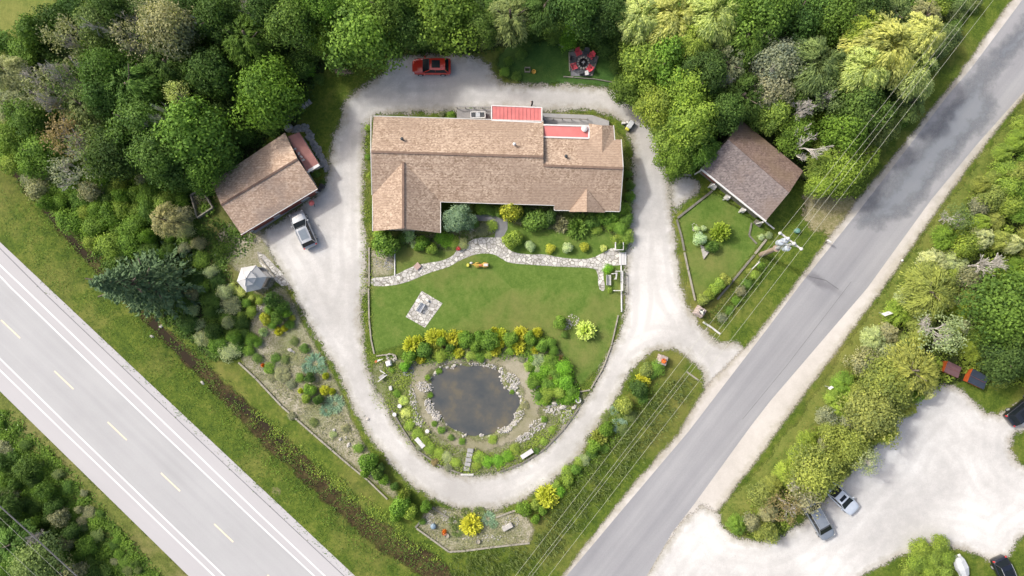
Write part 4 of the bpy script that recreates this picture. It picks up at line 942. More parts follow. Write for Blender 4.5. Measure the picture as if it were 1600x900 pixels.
wire([(1585,-65),(1241,377),(1229,390),(831,900),(786,958)], 8.8, 'lower-right one of two middle power lines along side road')
wire([(1600,-62),(1251.5,389.5),(857,900),(812,958)], 9.55, 'power line fixed to the crossarm end nearest the side road')
wire([(-80,745),(0,809),(97,900),(160,958)], 9.0, 'bright power line just below the thick dark cable, lower left')
wire([(-80,775),(0,847),(56,900),(110,952)], 9.0, 'middle one of the bright power lines at lower left')
wire([(-80,812),(0,884),(16,900),(80,958)], 9.0, 'power line nearest the lower left corner of the photo')
wire([(-80,730),(0,791),(60,845),(120,900),(175,955)], 8.0, 'thick dark cable, uppermost at the lower left', .07, 'cabled')
b = MB(); b.tube([(*G(1172,423), .1), P(1187,409,1.6)], .07, 8); tag(b.build('guy_wire_guard', M['white']), 'slim pale leaning guard pole below the utility pole', 'pole')
def post_at(name, px, py, h, mat, label, cat, top=None):
    b = MB(); x, y = G(px, py); b.cyl((x, y, 0), (x, y, h), .05, n=8)
    if top: top(b, x, y, h)
    return tag(b.build(name, M[mat]), label, cat)
def sign(px, py, rz, wd, ht, h, label, mat='white'):
    x, y = P(px, py, h).xy; t = thing('road_sign', label, 'sign', (x, y, 0), rz)
    b = MB(); b.cyl((0, .03, 0), (0, .03, h+ht/2), .035); b.build('post', M['steel'], t)
    b = MB(); b.box((0, 0, h), (wd, .03, ht), rx=.35); b.build('sign_board', M[mat], t); return t
sign(1386,490, R(20), .95, .75, 1.7, 'blank white sign board at the bushes beside the side road', 'white')
sign(1298,606, R(35), .5, .45, 1.4, 'small white sign among bushes lower down the side road', 'white')
mb_ = thing('mailbox', 'white mailbox on a post at the side road edge', 'mailbox', (*G(1289,378), 0), R(-35))
b = MB(); b.cyl((0, 0, 0), (0, 0, 1.0), .05); b.build('post', M['timberd'], mb_); b = MB(); b.box((0, 0, 1.1), (.55, .22, .24), bev=.06); b.build('box', M['white'], mb_)
b = MB(); x, y = G(1244,361); b.lathe((x, y, 0), [(.3,0),(.3,.45),(.26,.55),(.05,.6)], 12); tag(b.build('service_pedestal', plain('pale green cabinet', (.12,.25,.2), .6)), 'small green round utility cabinet in grass by wires', 'utility cabinet')
b = MB(); x, y = G(1409,407); b.ball((x, y, .12), .14); tag(b.build('marker', M['white']), 'tiny white marker on the far gravel shoulder', 'marker')

# ------------------------------------------------------------------ timber borders and rails (each run is one thing)
def border(pts, label, wd=.16, ht=.16, mat='timber', z=.0, name='timber_border', cat='garden border'):
    b = MB()
    for i in range(len(pts)-1):
        a, c = G(*pts[i]), G(*pts[i+1]); L = math.hypot(a[0]-c[0], a[1]-c[1]); n = max(1, int(L/2.4))
        for k in range(n):
            p = (a[0]+(c[0]-a[0])*(k+.01)/n, a[1]+(c[1]-a[1])*(k+.01)/n); q_ = (a[0]+(c[0]-a[0])*(k+.985)/n, a[1]+(c[1]-a[1])*(k+.985)/n)
            bar3(b, (*p, z), (*q_, z), wd, ht+(k % 2)*.012)
    tag(b.build(name, M[mat]), label, cat, 'timber borders')
border([(373,566),(400,591),(440,634),(490,678),(548,728)], 'long pale timber border between the roadside ditch and the gravel bed', .2)
border([(548,728),(575,750),(606,780)], 'timber border running under the two big shrubs near drive', .18)
border([(649,824),(665,806)], 'short grey timber border at the left tip of bottom bed', .2, mat='timberd')
border([(651,825),(672,840),(702,862),(728,860),(765,855),(800,851),(828,848)], 'pale V-shaped timber border around the bottom bed', .2)
border([(676,793),(702,809)], 'grey timber border between drive and bottom bed, left end', .18, mat='timberd')
border([(775,808),(800,799),(820,793)], 'pale timber border between drive and bottom bed, right end', .18)
border([(577,386),(577,448)], 'straight timber border between gravel yard and stone path end', .16)
border([(576,450),(577,500),(580,530),(585,553)], 'timber border along the left side of the big lawn', .16)
border([(588,556),(612,553),(618,555),(620,562)], 'short pale border closing the lawn above the pond bed', .14)
border([(970,393),(971,488)], 'straight white timber border right of the garden bench', .14, mat='white')
border([(966,492),(955,540),(942,575),(923,607)], 'timber border curving down the right side of the lawn', .14)
border([(922,609),(905,612)], 'short pale border at the lower tip of the lawn', .14)
border([(905,636),(880,671),(850,702),(815,724),(780,737)], 'grey timber border between pond bed and drive, right side', .18, mat='timberd')
border([(612,640),(628,668),(650,702),(690,729),(725,741)], 'grey timber border between pond bed and drive, left side', .18, mat='timberd')
border([(617,386),(617,431)], 'thin white border between gravel corner and small lawn', .12, mat='white')
border([(1044,233),(1051,271)], 'timber border beside drive, uppermost on the barn side', .18)
border([(1052,272),(1080,274)], 'short timber border ending under the tree left of barn', .18)
border([(1113,298),(1058,341)], 'grey timber border slanting down from the barn corner', .24, mat='timberd')
border([(1057,343),(1065,371),(1069,392)], 'timber border left of the barn lawn, upper run', .2, mat='timberd')
border([(1069,394),(1075,422),(1086,470)], 'pale timber border left of the barn lawn, lower run', .2)
border([(1174,348),(1170,368),(1182,381)], 'bent grey timber border below the barn', .18, mat='timberd')
border([(1197,374),(1179,397)], 'bright pale timber beam left of the utility pole', .24)
border([(1178.5,398),(1143,441),(1120,468)], 'dark timber border leading down to the yellow-green hedge', .22, mat='timberd')
border([(1098,503),(1112,512),(1125,522)], 'pale stone edging below the stone pillar by drive mouth', .2, mat='offwhite')
border([(1073,581),(1091,594)], 'pale rail lying in the grass of the island tip', .18)
border([(889,82),(890,112)], 'pale timber rail left of the fire pit', .14)
border([(934,88),(924,119)], 'pale timber rail right of the fire pit', .16)
border([(889,80),(897,78)], 'very short rail above-left of the fire pit', .14)
border([(880,120),(896,121)], 'short pale rail just below the fire pit', .12)
border([(897,121.5),(930,124),(964,130)], 'thin grey rail between fire pit lawn and drive', .1, mat='timberd')

# fire pit patio, ring, chairs
flat('fire_pit_patio', [(889,82),(905,78),(936,88),(926,119),(892,119)], .03, M['concreted'], kind='structure')
fp = thing('fire_pit', 'round black fire bowl inside a ring of pale stones', 'fire pit', (*G(911,99), .03))
for i in range(13):
    a = i*2*math.pi/13; b = MB(); b.box((math.cos(a)*.62, math.sin(a)*.62, .12), (.26, .2, .24), a, bev=.05); b.build('ring_stone', M['rock'], fp)
b = MB(); b.lathe((0, 0, 0), [(.44,0),(.46,.42),(.40,.42),(.36,.1),(.02,.1)], 20); b.build('bowl', M['black'], fp)
b = MB(); b.cyl((-.2, 0, .3), (.2, .05, .32), .06); b.cyl((0, -.18, .24), (.05, .2, .26), .06); b.build('ash_logs', M['offwhite'], fp)
def chair(px, py, rz, mat, label, grp):
    t = thing('garden_chair', label, 'chair', (*P(px, py, .4).xy, .03), rz, grp); m = M[mat]; t.scale = (.84, .84, .9)
    b = MB(); 
    for k in range(5): b.box((-.24+k*.12, .12, .36-.0), (.11, .55, .03), rx=.15)
    b.build('seat', m, t)
    b = MB()
    for k in range(5): b.box((-.26+k*.13, -.34, .68), (.12, .04, .75-abs(k-2)*.05), rx=.45)
    b.build('backrest', m, t)
    for s_ in (-1, 1):
        b = MB(); b.box((s_*.37, .05, .56), (.13, .75, .03)); b.build('armrest', m, t)
        b = MB(); b.box((s_*.33, .38, .28), (.05, .07, .56)); b.build('leg', m, t); b = MB(); b.box((s_*.33, -.3, .28), (.05, .07, .56)); b.build('leg', m, t)
    return t
for px, py, to in ((903.5,82,0), (924,87,0), (897,104,0), (921.5,107,0)):
    rz = math.atan2(-(py-99), (px-911))+math.pi/2
    chair(px, py, math.atan2((py-99), (911-px))-math.pi/2, 'chairred', where('coral red plastic chair', px, py), 'red chairs around the fire pit')
for px, py in ((916,82), (895.5,93.5), (926,95)):
    chair(px, py, math.atan2((py-99), (911-px))-math.pi/2, 'chairdark', where('dark grey chair', px, py), 'dark chairs around the fire pit')
b = MB(); x, y = G(908.5,115); b.box((x, y, .35), (.5, .5, .7), bev=.08); tag(b.build('storage_box', M['dark']), 'dark box with rounded edges below the fire pit', 'box')
gr = thing('side_table', 'small white table below the fire pit', 'table', (*G(916,116), .03), .2)
b = MB(); b.box((0, 0, .5), (.42, .5, .04)); b.build('table_top', M['white'], gr)
for sx in (-1, 1):
    for sy in (-1, 1): b = MB(); b.cyl((sx*.17, sy*.2, 0), (sx*.17, sy*.2, .49), .025); b.build('leg', M['white'], gr)
for i, (px, py, r_) in enumerate(((875,70,.14),(879,73,.16),(959,108,.16),(964,113,.2))):
    b = MB(); x, y = G(px, py); b.ball((x, y, .08), (r_*1.4, r_, r_*.7)); tag(b.build('stone', M['rock']), where('pale stone lying in shady grass', px, py), 'stone', 'stones in the shady lawn')
b = MB()
for dx in (-.3, .3): b.box((G(824,110)[0]+dx, G(824,110)[1], .2), (.06, .5, .4))
for dy in (-.25, .25): b.box((G(824,110)[0], G(824,110)[1]+dy, .2), (.66, .06, .4))
tag(b.build('raised_frame', M['timber']), 'small square timber frame in the shady lawn', 'planter')
b = MB(); x, y = G(834,113); b.lathe((x, y, 0), [(.2,0),(.26,.3),(.22,.3),(.18,.1)], 12); tag(b.build('flower_pot', M['yellow']), 'round ochre pot beside the small square timber frame', 'pot')

# ------------------------------------------------------------------ benches, patio and small garden things
def bench(px, py, rz, L, mat, label, back=True, name='garden_bench', z=0, zt=.45):
    x, y = P(px, py, zt).xy; t = thing(name, label, 'bench', (x, y, tz(x, y)+z), rz)
    b = MB()
    for k in range(4): b.box((0, -.18+k*.13, zt), (L, .115, .04))
    b.build('seat', M[mat], t)
    if back:
        b = MB()
        for k in range(3): b.box((0, .28+k*.03, zt+.12+k*.14), (L, .03, .1), rx=-.2)
        b.build('backrest', M[mat], t)
    for s_ in (-1, 1): b = MB(); b.box((s_*(L/2-.12), .0, zt/2-.01), (.08, .44, zt-.02)); b.build('leg', M[mat], t)
    return t
bench(656,692, R(-49), 1.35, 'white', 'white slab bench on the left side of the pond bed', False)
bench(823.5,709.5, R(33), 1.55, 'white', 'white slab bench on the lower right side of the pond bed', False)
bench(951.5,437.5, R(90), 1.2, 'offwhite', 'weathered slatted bench with a back, beside the lawn edge', True)
bench(658,481, R(59), 1.15, 'steel', 'grey metal bench on the small flagstone patio', True, z=.03)
flat('flagstone_patio', [(659,454.5),(691.5,474),(664,512),(634,495)], .03, M['flag'], kind='structure')
b = MB(); x, y = G(669,470); b.ball((x, y, .25), .16, 10, 8); b.cyl((x, y, 0), (x, y, .15), .06); tag(b.build('garden_lamp', M['white']), 'small white globe lamp on the flagstone patio', 'lamp')
for i, (px, py) in enumerate(((617,647),(625,634),(668,673))):
    b = MB(); x, y = G(px, py); b.lathe((x, y, 0), [(.14,0),(.2,.3),(.24,.34),(.1,.36)], 14); tag(b.build('white_pot', M['white']), where('round white pot in the pond bed', px, py), 'pot', 'white pots in the pond bed')
b = MB(); x, y = G(608.5,567); b.box((x, y, .35), (.62, .62, .7), .3, bev=.05); b.box((x, y, .74), (.45, .45, .06), .3); tag(b.build('stone_plinth', M['white']), 'white square plinth in the upper left pond bed', 'plinth')
b = MB(); x, y = G(611,606); b.box((x, y, .2), (.38, .5, .4), .2, bev=.05); tag(b.build('stone_block', M['offwhite']), 'pale block standing in gravel left of the pond', 'block')
sw = thing('leaning_bench', 'pale wooden bench with long rail facing the drive bend', 'bench', (*G(599,590), 0), R(37))
b = MB(); b.box((0, 0, .5), (1.35, .09, .1)); b.build('rail', M['white'], sw); b = MB(); b.box((0, .2, .4), (.7, .34, .05)); b.build('seat', M['concrete'], sw)
for s_ in (-1, 1): b = MB(); b.box((s_*.3, .15, .2), (.07, .3, .4)); b.build('leg', M['white'], sw)
border([(594,578),(603,584)], 'thin white rail above the pale wooden bench', .09, .3, 'white', name='thin_rail', cat='rail')
gs = thing('garden_windmill', 'small white and red pinwheel at the left pond bed corner', 'ornament', (*G(592,563), 0), .2)
b = MB(); b.cyl((0, 0, 0), (0, 0, .9), .04); b.build('post', M['offwhite'], gs); b = MB(); b.slab([(-.1,-.1,.95),(.75,.12,.95),(.1,.16,.95)], .05); b.build('vane', M['white'], gs)
b = MB(); b.slab([(-.3,-.16,.96),(0,-.1,.96),(-.05,.14,.96),(-.3,.1,.96)], .05); b.build('red_vane', M['clay'], gs)
b = MB(); x, y = G(903,624.5); b.lathe((x, y, 0), [(.34,0),(.34,.5),(.22,.5),(.2,.2),(.02,.2)], 16); tag(b.build('stone_well', M['offwhite']), 'round pale stone well at the right end of pond bed', 'well')
for i, (px, py, mt) in enumerate(((694.5,832,'clay'),(747,845,'timber'),(698.5,836,'timber'))):
    b = MB(); x, y = G(px, py); b.lathe((x, y, 0), [(.2,0),(.28,.3),(.24,.3),(.2,.2),(.02,.2)], 14); tag(b.build('flower_pot', M[mt]), where('round clay pot' if mt == 'clay' else 'low brown pot', px, py), 'pot')
b = MB(); x, y = G(677.5,821); b.ball((x, y, .3), (.36, .36, .3), 10, 7); tag(b.build('gazing_ball', plain('pale blue glaze', (.20,.27,.33), .4)), 'pale blue rounded ornament in the bottom bed', 'ornament')
st = thing('slab_bench', 'pale stone slab bench at right of the bottom bed', 'bench', (*G(793,822), 0), .3)
b = MB(); b.box((0, 0, .3), (1.3, .6, .25), .2, bev=.06); b.build('slab', M['rock'], st)
for s_ in (-1, 1): b = MB(); b.box((s_*.45, 0, .1), (.3, .5, .2), bev=.05); b.build('support', M['rockg'], st)
stp = thing('stone_steps', 'four flat stone steps from the drive up to the pond', 'steps', (*G(732,718), 0), R(-5))
for k in range(5): b = MB(); b.box((-.1+k*.06, -1.1+k*.55, .06+.02*k), (.7, .48, .14+.02*k), rnd.uniform(-.1, .1), bev=.04); b.build('step', M['concrete'], stp)
b = MB(); b.box((*G(730,741), .12), (1.5, .2, .22)); tag(b.build('threshold', M['offwhite']), 'white threshold slab at foot of the stone steps', 'slab')
gate = thing('white_steps', 'white wooden steps between the stone path and drive', 'steps', (*G(972,404), 0))
for k in range(3): b = MB(); b.box((-.25+k*.3, 0, .22-k*.07), (.26, 1.5, .08)); b.build('tread', M['white'], gate)
def frame(pts, label, h=.9):
    t = thing('white_railing', label, 'railing', (*G(*pts[0]), 0), 0, 'white railings by the stone path'); b = wm(t)
    for i in range(len(pts)-1): bar3(b, (*G(*pts[i]), h), (*G(*pts[i+1]), h), .08, .07); bar3(b, (*G(*pts[i]), h*.5), (*G(*pts[i+1]), h*.5), .05, .06)
    b.build('rail', M['white'], t)
    for p in pts: b = wm(t); b.box((*G(*p), h/2), (.1, .1, h+.1)); b.build('post', M['white'], t)
frame([(960,380),(960,391),(972,391),(972,380)], 'white railing around the end of the right-hand hedge')
frame([(961,424),(971,424),(971,454),(958,454)], 'white railing boxing in the weathered slatted bench')
frame([(955,428),(961,427),(960,436)], 'white trellis frame behind the weathered slatted bench', 1.4)
# yellow garden cart
ct = thing('garden_cart', 'yellow-orange wooden cart ornament on the lawn below stone path', 'garden cart', (*G(751,413.5), 0))
b = MB(); b.box((-.1, .02, .55), (1.5, .1, .08)); b.box((.55, -.05, .5), (.75, .42, .1)); b.box((-.1, -.14, .5), (1.3, .07, .07)); b.box((-.75, .05, .55), (.5, .06, .06), .25); b.build('cart_bed', M['yellow'], ct)
b = MB(); b.box((.62, -.05, .6), (.5, .3, .12), bev=.02); b.build('box', M['offwhite'], ct); b = MB(); b.box((0, -.1, .6), (.32, .22, .14)); b.build('seat', M['clay'], ct)
for x in (-.35, .55):
    for y in (-.28, .22):
        b = MB(); b.cyl((x, y-.03, .25), (x, y+.03, .25), .25, n=16); b.build('wheel', M['yellow'], ct)
b = MB(); x, y = G(731.5,414.5); b.box((x, y, .2), (.3, .4, .4), bev=.06); tag(b.build('yellow_box', M['yellowp']), 'small bright yellow box left of the garden cart', 'box')
b = MB(); x, y = G(736.5,411); b.ball((x, y, .2), (.2, .14, .18)); tag(b.build('white_ornament', M['white']), 'small white rounded ornament left of the garden cart', 'ornament')
fl = thing('flower_tub', 'tub of red flowers where the stone path meets house bed', 'flower tub', (*G(717,389), 0))
b = MB(); b.lathe((0, 0, 0), [(.2,0),(.26,.35),(.2,.35)], 12); b.build('tub', M['timber'], fl)
b = MB()
for i in range(26): a = rnd.uniform(0, 6.28); r_ = rnd.uniform(0, .28); b.ball((math.cos(a)*r_, math.sin(a)*r_, .42+rnd.uniform(0, .1)), .07, 6, 4)
b.build('flowers', M['red'], fl)
tag(MB().box((*G(652.5,416), .22), (.7, .65, .08), .75).box((*G(652.5,416), .1), (.5, .45, .2), .75).build('pink_stool', plain('pinkish boards', (.38,.27,.23), .8, var=.15)), 'square pinkish slatted stool in the gravel corner bed', 'stool')
# pink-red parasol by garage, bins, cart, pallets
pa = thing('small_parasol', 'small pink-red parasol on dark stand in front of garage', 'parasol', (*G(491,319), 0))
b = MB(); b.cyl((0, 0, 0), (0, 0, 1.25), .03); b.cyl((0, 0, 0), (.1, -.35, .02), .03); b.cyl((0, 0, 0), (-.2, .1, .02), .03); b.build('stand', M['black'], pa)
b = MB(); b.lathe((0, 0, 1.1), [(.34,0),(.32,.03),(.15,.15),(.02,.2)], 8); b.build('canopy', plain('faded red cloth', (.50,.13,.12), .7), pa)
for i, (px, py) in enumerate(((500,297),(505,292))):
    t = thing('dustbin', ['black lidded bin at the garage front corner', 'black bin nearer the drive at the garage corner'][i], 'bin', (*G(px, py), 0), .5*i)
    b = MB(); b.lathe((0, 0, 0), [(.22,0),(.27,.7)], 12); b.build('bin', M['dark'], t); b = MB(); b.lathe((0, 0, .7), [(.30,0),(.3,.05),(.1,.1)], 12); b.build('lid', M['black'], t)
tag(MB().box((*P(450.5,199.5,.6).xy, .45), (.95, .7, .9), R(30), bev=.18).build('water_tank', plain('grey tank', (.24,.25,.26), .5)), 'grey rounded tank at the garage\'s top corner', 'tank')
pl = thing('plank_walk', 'grey slatted plank walkway sticking out from under the big tree', 'walkway', (*G(466,173), 0), R(37))
for k in range(9): b = MB(); b.box((-1.7+k*.42, 0, .08), (.36, .62, .05)); b.build('board', M['concrete'], pl)
b = MB(); b.box((0, .25, .03), (3.8, .06, .06)); b.box((0, -.25, .03), (3.8, .06, .06)); b.build('runner', M['timberd'], pl)
uc = thing('utility_cart', 'small cart with grey load bed and yellow nose by drive bend', 'cart', (*G(983,197.5), 0), R(55))
b = MB(); b.box((.1, 0, .55), (.95, .6, .35), bev=.08); b.build('load_bed', M['tarp'], uc); b = MB(); b.box((-.52, 0, .45), (.32, .52, .35), bev=.1); b.build('nose', M['yellowp'], uc)
for sx in (-.4, .4):
    for sy in (-.32, .32): b = MB(); b.cyl((sx, sy-.05, .2), (sx, sy+.05, .2), .2, n=12); b.build('wheel', M['tyre'], uc)
for i, (px, py, a_) in enumerate(((974,193,.42),(979.5,192,.24))): tag(MB().box((*G(px, py), .2), (a_, .22, .4), .1, bev=.03).build('white_box', M['white']), ['white box left of the small yellow-nosed cart', 'tiny white box touching the yellow-nosed cart'][i], 'box')
ra = [(850,189,.12),(853.5,189,.12)]
xf = thing('folding_rack', 'white X-shaped rack between the two red roofs', 'rack', (*G(851,189), .35)); b = MB(); b.box((0, 0, .6), (.5, .05, .05), .9); b.box((0, 0, .66), (.5, .05, .05), -.9); b.build('bars', M['white'], xf)
# stone pillars with planters
def pillar(px, py, rz, label, fl_):
    t = thing('stone_pillar', label, 'pillar', (*P(px, py, .5).xy, 0), rz)
    b = MB(); r_ = random.Random(int(px))
    for L in range(4):
        for i in range(-2, 3):
            for j in range(-2, 3):
                if abs(i) == 2 or abs(j) == 2 or L == 3:
                    k = 1-.08*L; b.box((i*.24*k+r_.uniform(-.03, .03), j*.24*k+r_.uniform(-.03, .03), .12+L*.24), (.23, .23, .22), r_.uniform(-.3, .3), bev=.05)
    b.build('stonework', plain('pinkish fieldstone', (.36,.30,.27), .9, var=.3, scale=4), t)
    b = MB(); b.lathe((0, 0, .95), [(.22,0),(.3,.25),(.25,.25),(.2,.1)], 14); b.build('planter', M['dark'] if not fl_ else M['clay'], t)
    b = MB()
    for i in range(18): a = r_.uniform(0, 6.28); q_ = r_.uniform(0, .26); b.ball((math.cos(a)*q_, math.sin(a)*q_, 1.22+r_.uniform(0, .1)), .07, 6, 4)
    b.build('flowers', M['flowero'] if fl_ else M['flowerw'], t)
pillar(1094,487, R(-35), 'square stone pillar with white flowers below the barn lawn', False)
pillar(1035,563, R(-20), 'square stone pillar with orange flowers on the island tip', True)
tri = MB(); tri.prism([G(1094,383), G(1109,391), G(1099,405)], 0, .25); tag(tri.build('triangular_bed', M['rock']), 'white triangular stone bed tip below the silvery shrub', 'stone bed')

# ------------------------------------------------------------------ rocks
def rockmesh(seed, mat):
    rs = np.random.RandomState(seed); b = MB(); b.ball((0, 0, 0), 1, 8, 5)
    me = newmesh('rock', [(v.x*(1+rs.uniform(-.25, .25)), v.y*(1+rs.uniform(-.25, .25)), v.z*.65*(1+rs.uniform(-.2, .2))) for v in b.v], b.f, mat); return me
RK = [rockmesh(i, M['rock']) for i in range(5)]; RG = [rockmesh(i+9, M['rockg']) for i in range(3)]
def rock(x, y, s, label, grp, ms=RK):
    o = link('rock', rnd.choice(ms), None, (x, y, tz(x, y)+s*.2)); o.scale = (s*rnd.uniform(.8, 1.4), s*rnd.uniform(.7, 1.1), s); o.rotation_euler.z = rnd.uniform(0, 6.3); return tag(o, label, 'rock', grp)
n = len(PONDW)
for i in range(150):
    k = rnd.randrange(n); t_ = rnd.random(); p = PONDW[k]; q = PONDW[(k+1) % n]; x = p[0]*(1-t_)+q[0]*t_; y = p[1]*(1-t_)+q[1]*t_
    dx, dy = x+4.2, y+13; L = math.hypot(dx, dy); px = x/K+800; py = 450-y/K
    if py > 655 and px < 745 and rnd.random() < .6: continue
    off = abs(rnd.gauss(.1, .25)); x += dx/L*off; y += dy/L*off
    rock(x, y, rnd.choice([.08,.1,.12,.15,.2]), 'pale limestone rock on the rim of the pond', 'rocks around the pond rim')
def rubble(zones, cnt, label, ms='rock', smin=.05, smax=.13, name='rubble'):
    b = MB(); r_ = random.Random(5)
    for zx, zy, rx, ry, rot in zones:
        for i in range(cnt):
            a = r_.uniform(0, 6.28); q_ = math.sqrt(r_.random()); u, v = math.cos(a)*q_*rx, math.sin(a)*q_*ry
            px = zx+u*math.cos(rot)-v*math.sin(rot); py = zy+u*math.sin(rot)+v*math.cos(rot); x, y = G(px, py); s_ = r_.uniform(smin, smax)
            b.M = Matrix.Translation((x, y, tz(x, y)+s_*.3)) @ Matrix.Rotation(r_.uniform(0, 6), 4, 'Z'); b.box((0, 0, 0), (s_*2, s_*1.4, s_*1.2), rx=r_.uniform(-.5, .5), ry=r_.uniform(-.5, .5), taper=.6)
    b.M = Matrix.Identity(4); tag(b.build(name, M[ms]), label, 'rubble', kind='stuff')
rubble([(662,604,12,8,.3),(671,637,6,14,-.4),(682,652,6,6,0)], 110, 'heaped white stones on the left bank of the pond')
rubble([(800,592,14,8,.6),(803,605,6,6,0)], 110, 'heaped pale stones on the right bank of the pond', smin=.04, smax=.13)
rubble([(808,654,5,20,.7),(790,672,10,5,-.3)], 70, 'pale stones along the lower right pond bank')
rubble([(840,664,16,9,-.5),(868,640,18,9,0),(884,650,12,7,-.9),(820,683,16,6,-.45)], 100, 'white stones in the bed between pond and drive')
rubble([(645,625,5,24,-.12),(652,655,7,14,-.5)], 90, 'pale stones beside the path left of pond', smin=.05, smax=.13)
rubble([(638,578,8,10,.5)], 60, 'bluish grey stones below the round green shrub', 'rockg', .06, .15)
rubble([(715,576,14,4,.1),(755,571,22,4,.1)], 50, 'white stones on the upper pond bank', smin=.05, smax=.13)
rubble([(610,560,9,7,0),(640,548,4,9,0)], 30, 'mossy stones in the upper left pond bed', smin=.08, smax=.16)
rubble([(468,201,15,5,-.25),(484,212,5,10,-.4),(495,233,5,17,-.5),(506,255,5,14,-.3)], 130, 'grey stones stacked around the lean-to', 'rockg', .08, .22)
rubble([(595,405,14,12,0),(607,415,8,10,0)], 60, 'small pale stones in gravel corner bed', 'concrete', .03, .08)
rubble([(750,360,24,4,.1)], 20, 'small pale stones in the bed by house', smin=.04, smax=.08)
rubble([(405,480,5,16,.2),(385,540,8,6,0)], 30, 'pale stones left of the dark shrub', smin=.06, smax=.15)
rubble([(700,808,14,9,.6),(672,812,8,10,0),(760,840,45,5,0),(800,815,12,10,0)], 70, 'scattered pale stones in the bottom bed', smin=.03, smax=.1)
rubble([(895,500,10,9,0),(885,508,8,10,0)], 60, 'pale stones in the small lawn bed', smin=.03, smax=.09)
rubble([(1085,355,5,6,0)], 30, 'pale stones above silvery shrub', smin=.03, smax=.08)
for px, py, s_, nm in ((454,547,.28,'white'),(459,550,.2,'white'),(522,672,.22,'pale'),(532,686,.24,'pale'),(545,695,.24,'pale'),(541,684,.16,'pale'),(575,655,.2,'grey'),(897,636,.3,'grey'),(880,636,.34,'grey'),(866,630,.3,'grey'),(858,635,.26,'grey')):
    rock(*G(px, py), s_, where(nm+' boulder in the bed', px, py), 'boulders in the beds', RK)
# culvert stones in the ditch
for px, py in ((248,510),(235,526),(314,599)): rock(*G(px, py), .22, where('whitish stone near the ditch', px, py), 'stones near the ditch')
flat('flagstone_squares', [(402,393),(412,397),(440,425),(452,445),(440,447),(422,432),(405,410)], .03, M['flag'], kind='structure')
border([(407,404),(431,434)], 'timber beam between paving squares beside the gazebo', .16)
tag(flat('bare_spot', [(423,763),(431,760),(440,765),(437,775),(427,776)], .012, M['sandpile'], sm=1), kind='structure')

# ------------------------------------------------------------------ person in dark clothes behind the house
def person():
    t = bpy.data.objects.new('tmp', None)
    V = [(0,0,.92),(0,0,1.12),(0,.0,1.36),(0,.01,1.50),(0,.03,1.60),(0,.03,1.72),
         (.1,0,.88),(.11,.02,.48),(.11,0,.08),(.11,.14,.04),(-.1,0,.88),(-.12,.04,.48),(-.12,0,.08),(-.12,.14,.04),
         (.19,0,1.40),(.25,.02,1.12),(.24,.14,.90),(-.19,0,1.40),(-.27,.04,1.13),(-.30,.20,.96)]
    E = [(0,1),(1,2),(2,3),(3,4),(4,5),(0,6),(6,7),(7,8),(8,9),(0,10),(10,11),(11,12),(12,13),(2,14),(14,15),(15,16),(2,17),(17,18),(18,19)]
    Rr = [.15,.13,.16,.055,.10,.085,.10,.065,.045,.04,.10,.065,.045,.04,.065,.048,.034,.065,.048,.034]
    for s_, hx in ((1, 16), (-1, 19)):      # palm, four fingers and thumb
        bx, by, bz_ = V[hx]; V.append((bx, by+.05, bz_-.05)); E.append((hx, len(V)-1)); Rr.append(.03); pi_ = len(V)-1
        for k in range(4):
            V.append((bx+(k-1.5)*.022, by+.09, bz_-.10)); E.append((pi_, len(V)-1)); Rr.append(.010); V.append((bx+(k-1.5)*.024, by+.10, bz_-.14+.006*abs(k-1))); E.append((len(V)-2, len(V)-1)); Rr.append(.008)
        V.append((bx-s_*.045, by+.07, bz_-.06)); E.append((pi_, len(V)-1)); Rr.append(.011)
    me = bpy.data.meshes.new('person'); me.from_pydata(V, E, []); o = link('person', me)
    sk = o.modifiers.new('skin', 'SKIN'); ss = o.modifiers.new('sub', 'SUBSURF'); ss.levels = 1; ss.render_levels = 1
    for i, v in enumerate(me.skin_vertices[0].data): v.radius = (Rr[i], Rr[i]*.85); v.use_root = (i == 0)
    me.materials.append(M['skin'])
    dg = bpy.context.evaluated_depsgraph_get(); ev_ = bpy.data.meshes.new_from_object(o.evaluated_get(dg)); o.modifiers.clear(); o.data = ev_
    o.data.materials.clear(); o.data.materials.append(M['skin']); o.data.materials.append(M['cloth'])
    for pg in o.data.polygons:
        c = pg.center; pg.use_smooth = True
        if c.z < 1.49 and not (abs(c.x) > .2 and c.z < 1.1): pg.material_index = 1
    h = MB(); h.ball((0, -.005, 1.705), (.105, .12, .115), 12, 8); h.build('hair', M['black'], o)
    for s_ in (-1, 1):
        h = MB(); h.ball((s_*.035, .118, 1.665), .013, 6, 4); h.build('eye', M['black'], o)
        h = MB(); h.ball((s_*.105, .02, 1.65), (.014,.028,.035), 6, 5); h.build('ear', M['skin'], o)
    h = MB(); h.ball((0, .135, 1.635), (.014, .022, .024), 6, 5); h.build('nose', M['skin'], o); h = MB(); h.box((0, .122, 1.595), (.045, .012, .01)); h.build('mouth', M['clay'], o)
    return o
pe = person(); pe.location = (*G(831,165.5), .02); pe.rotation_euler.z = R(80); tag(pe, 'person in black clothes standing on gravel behind the red porch roof', 'person')

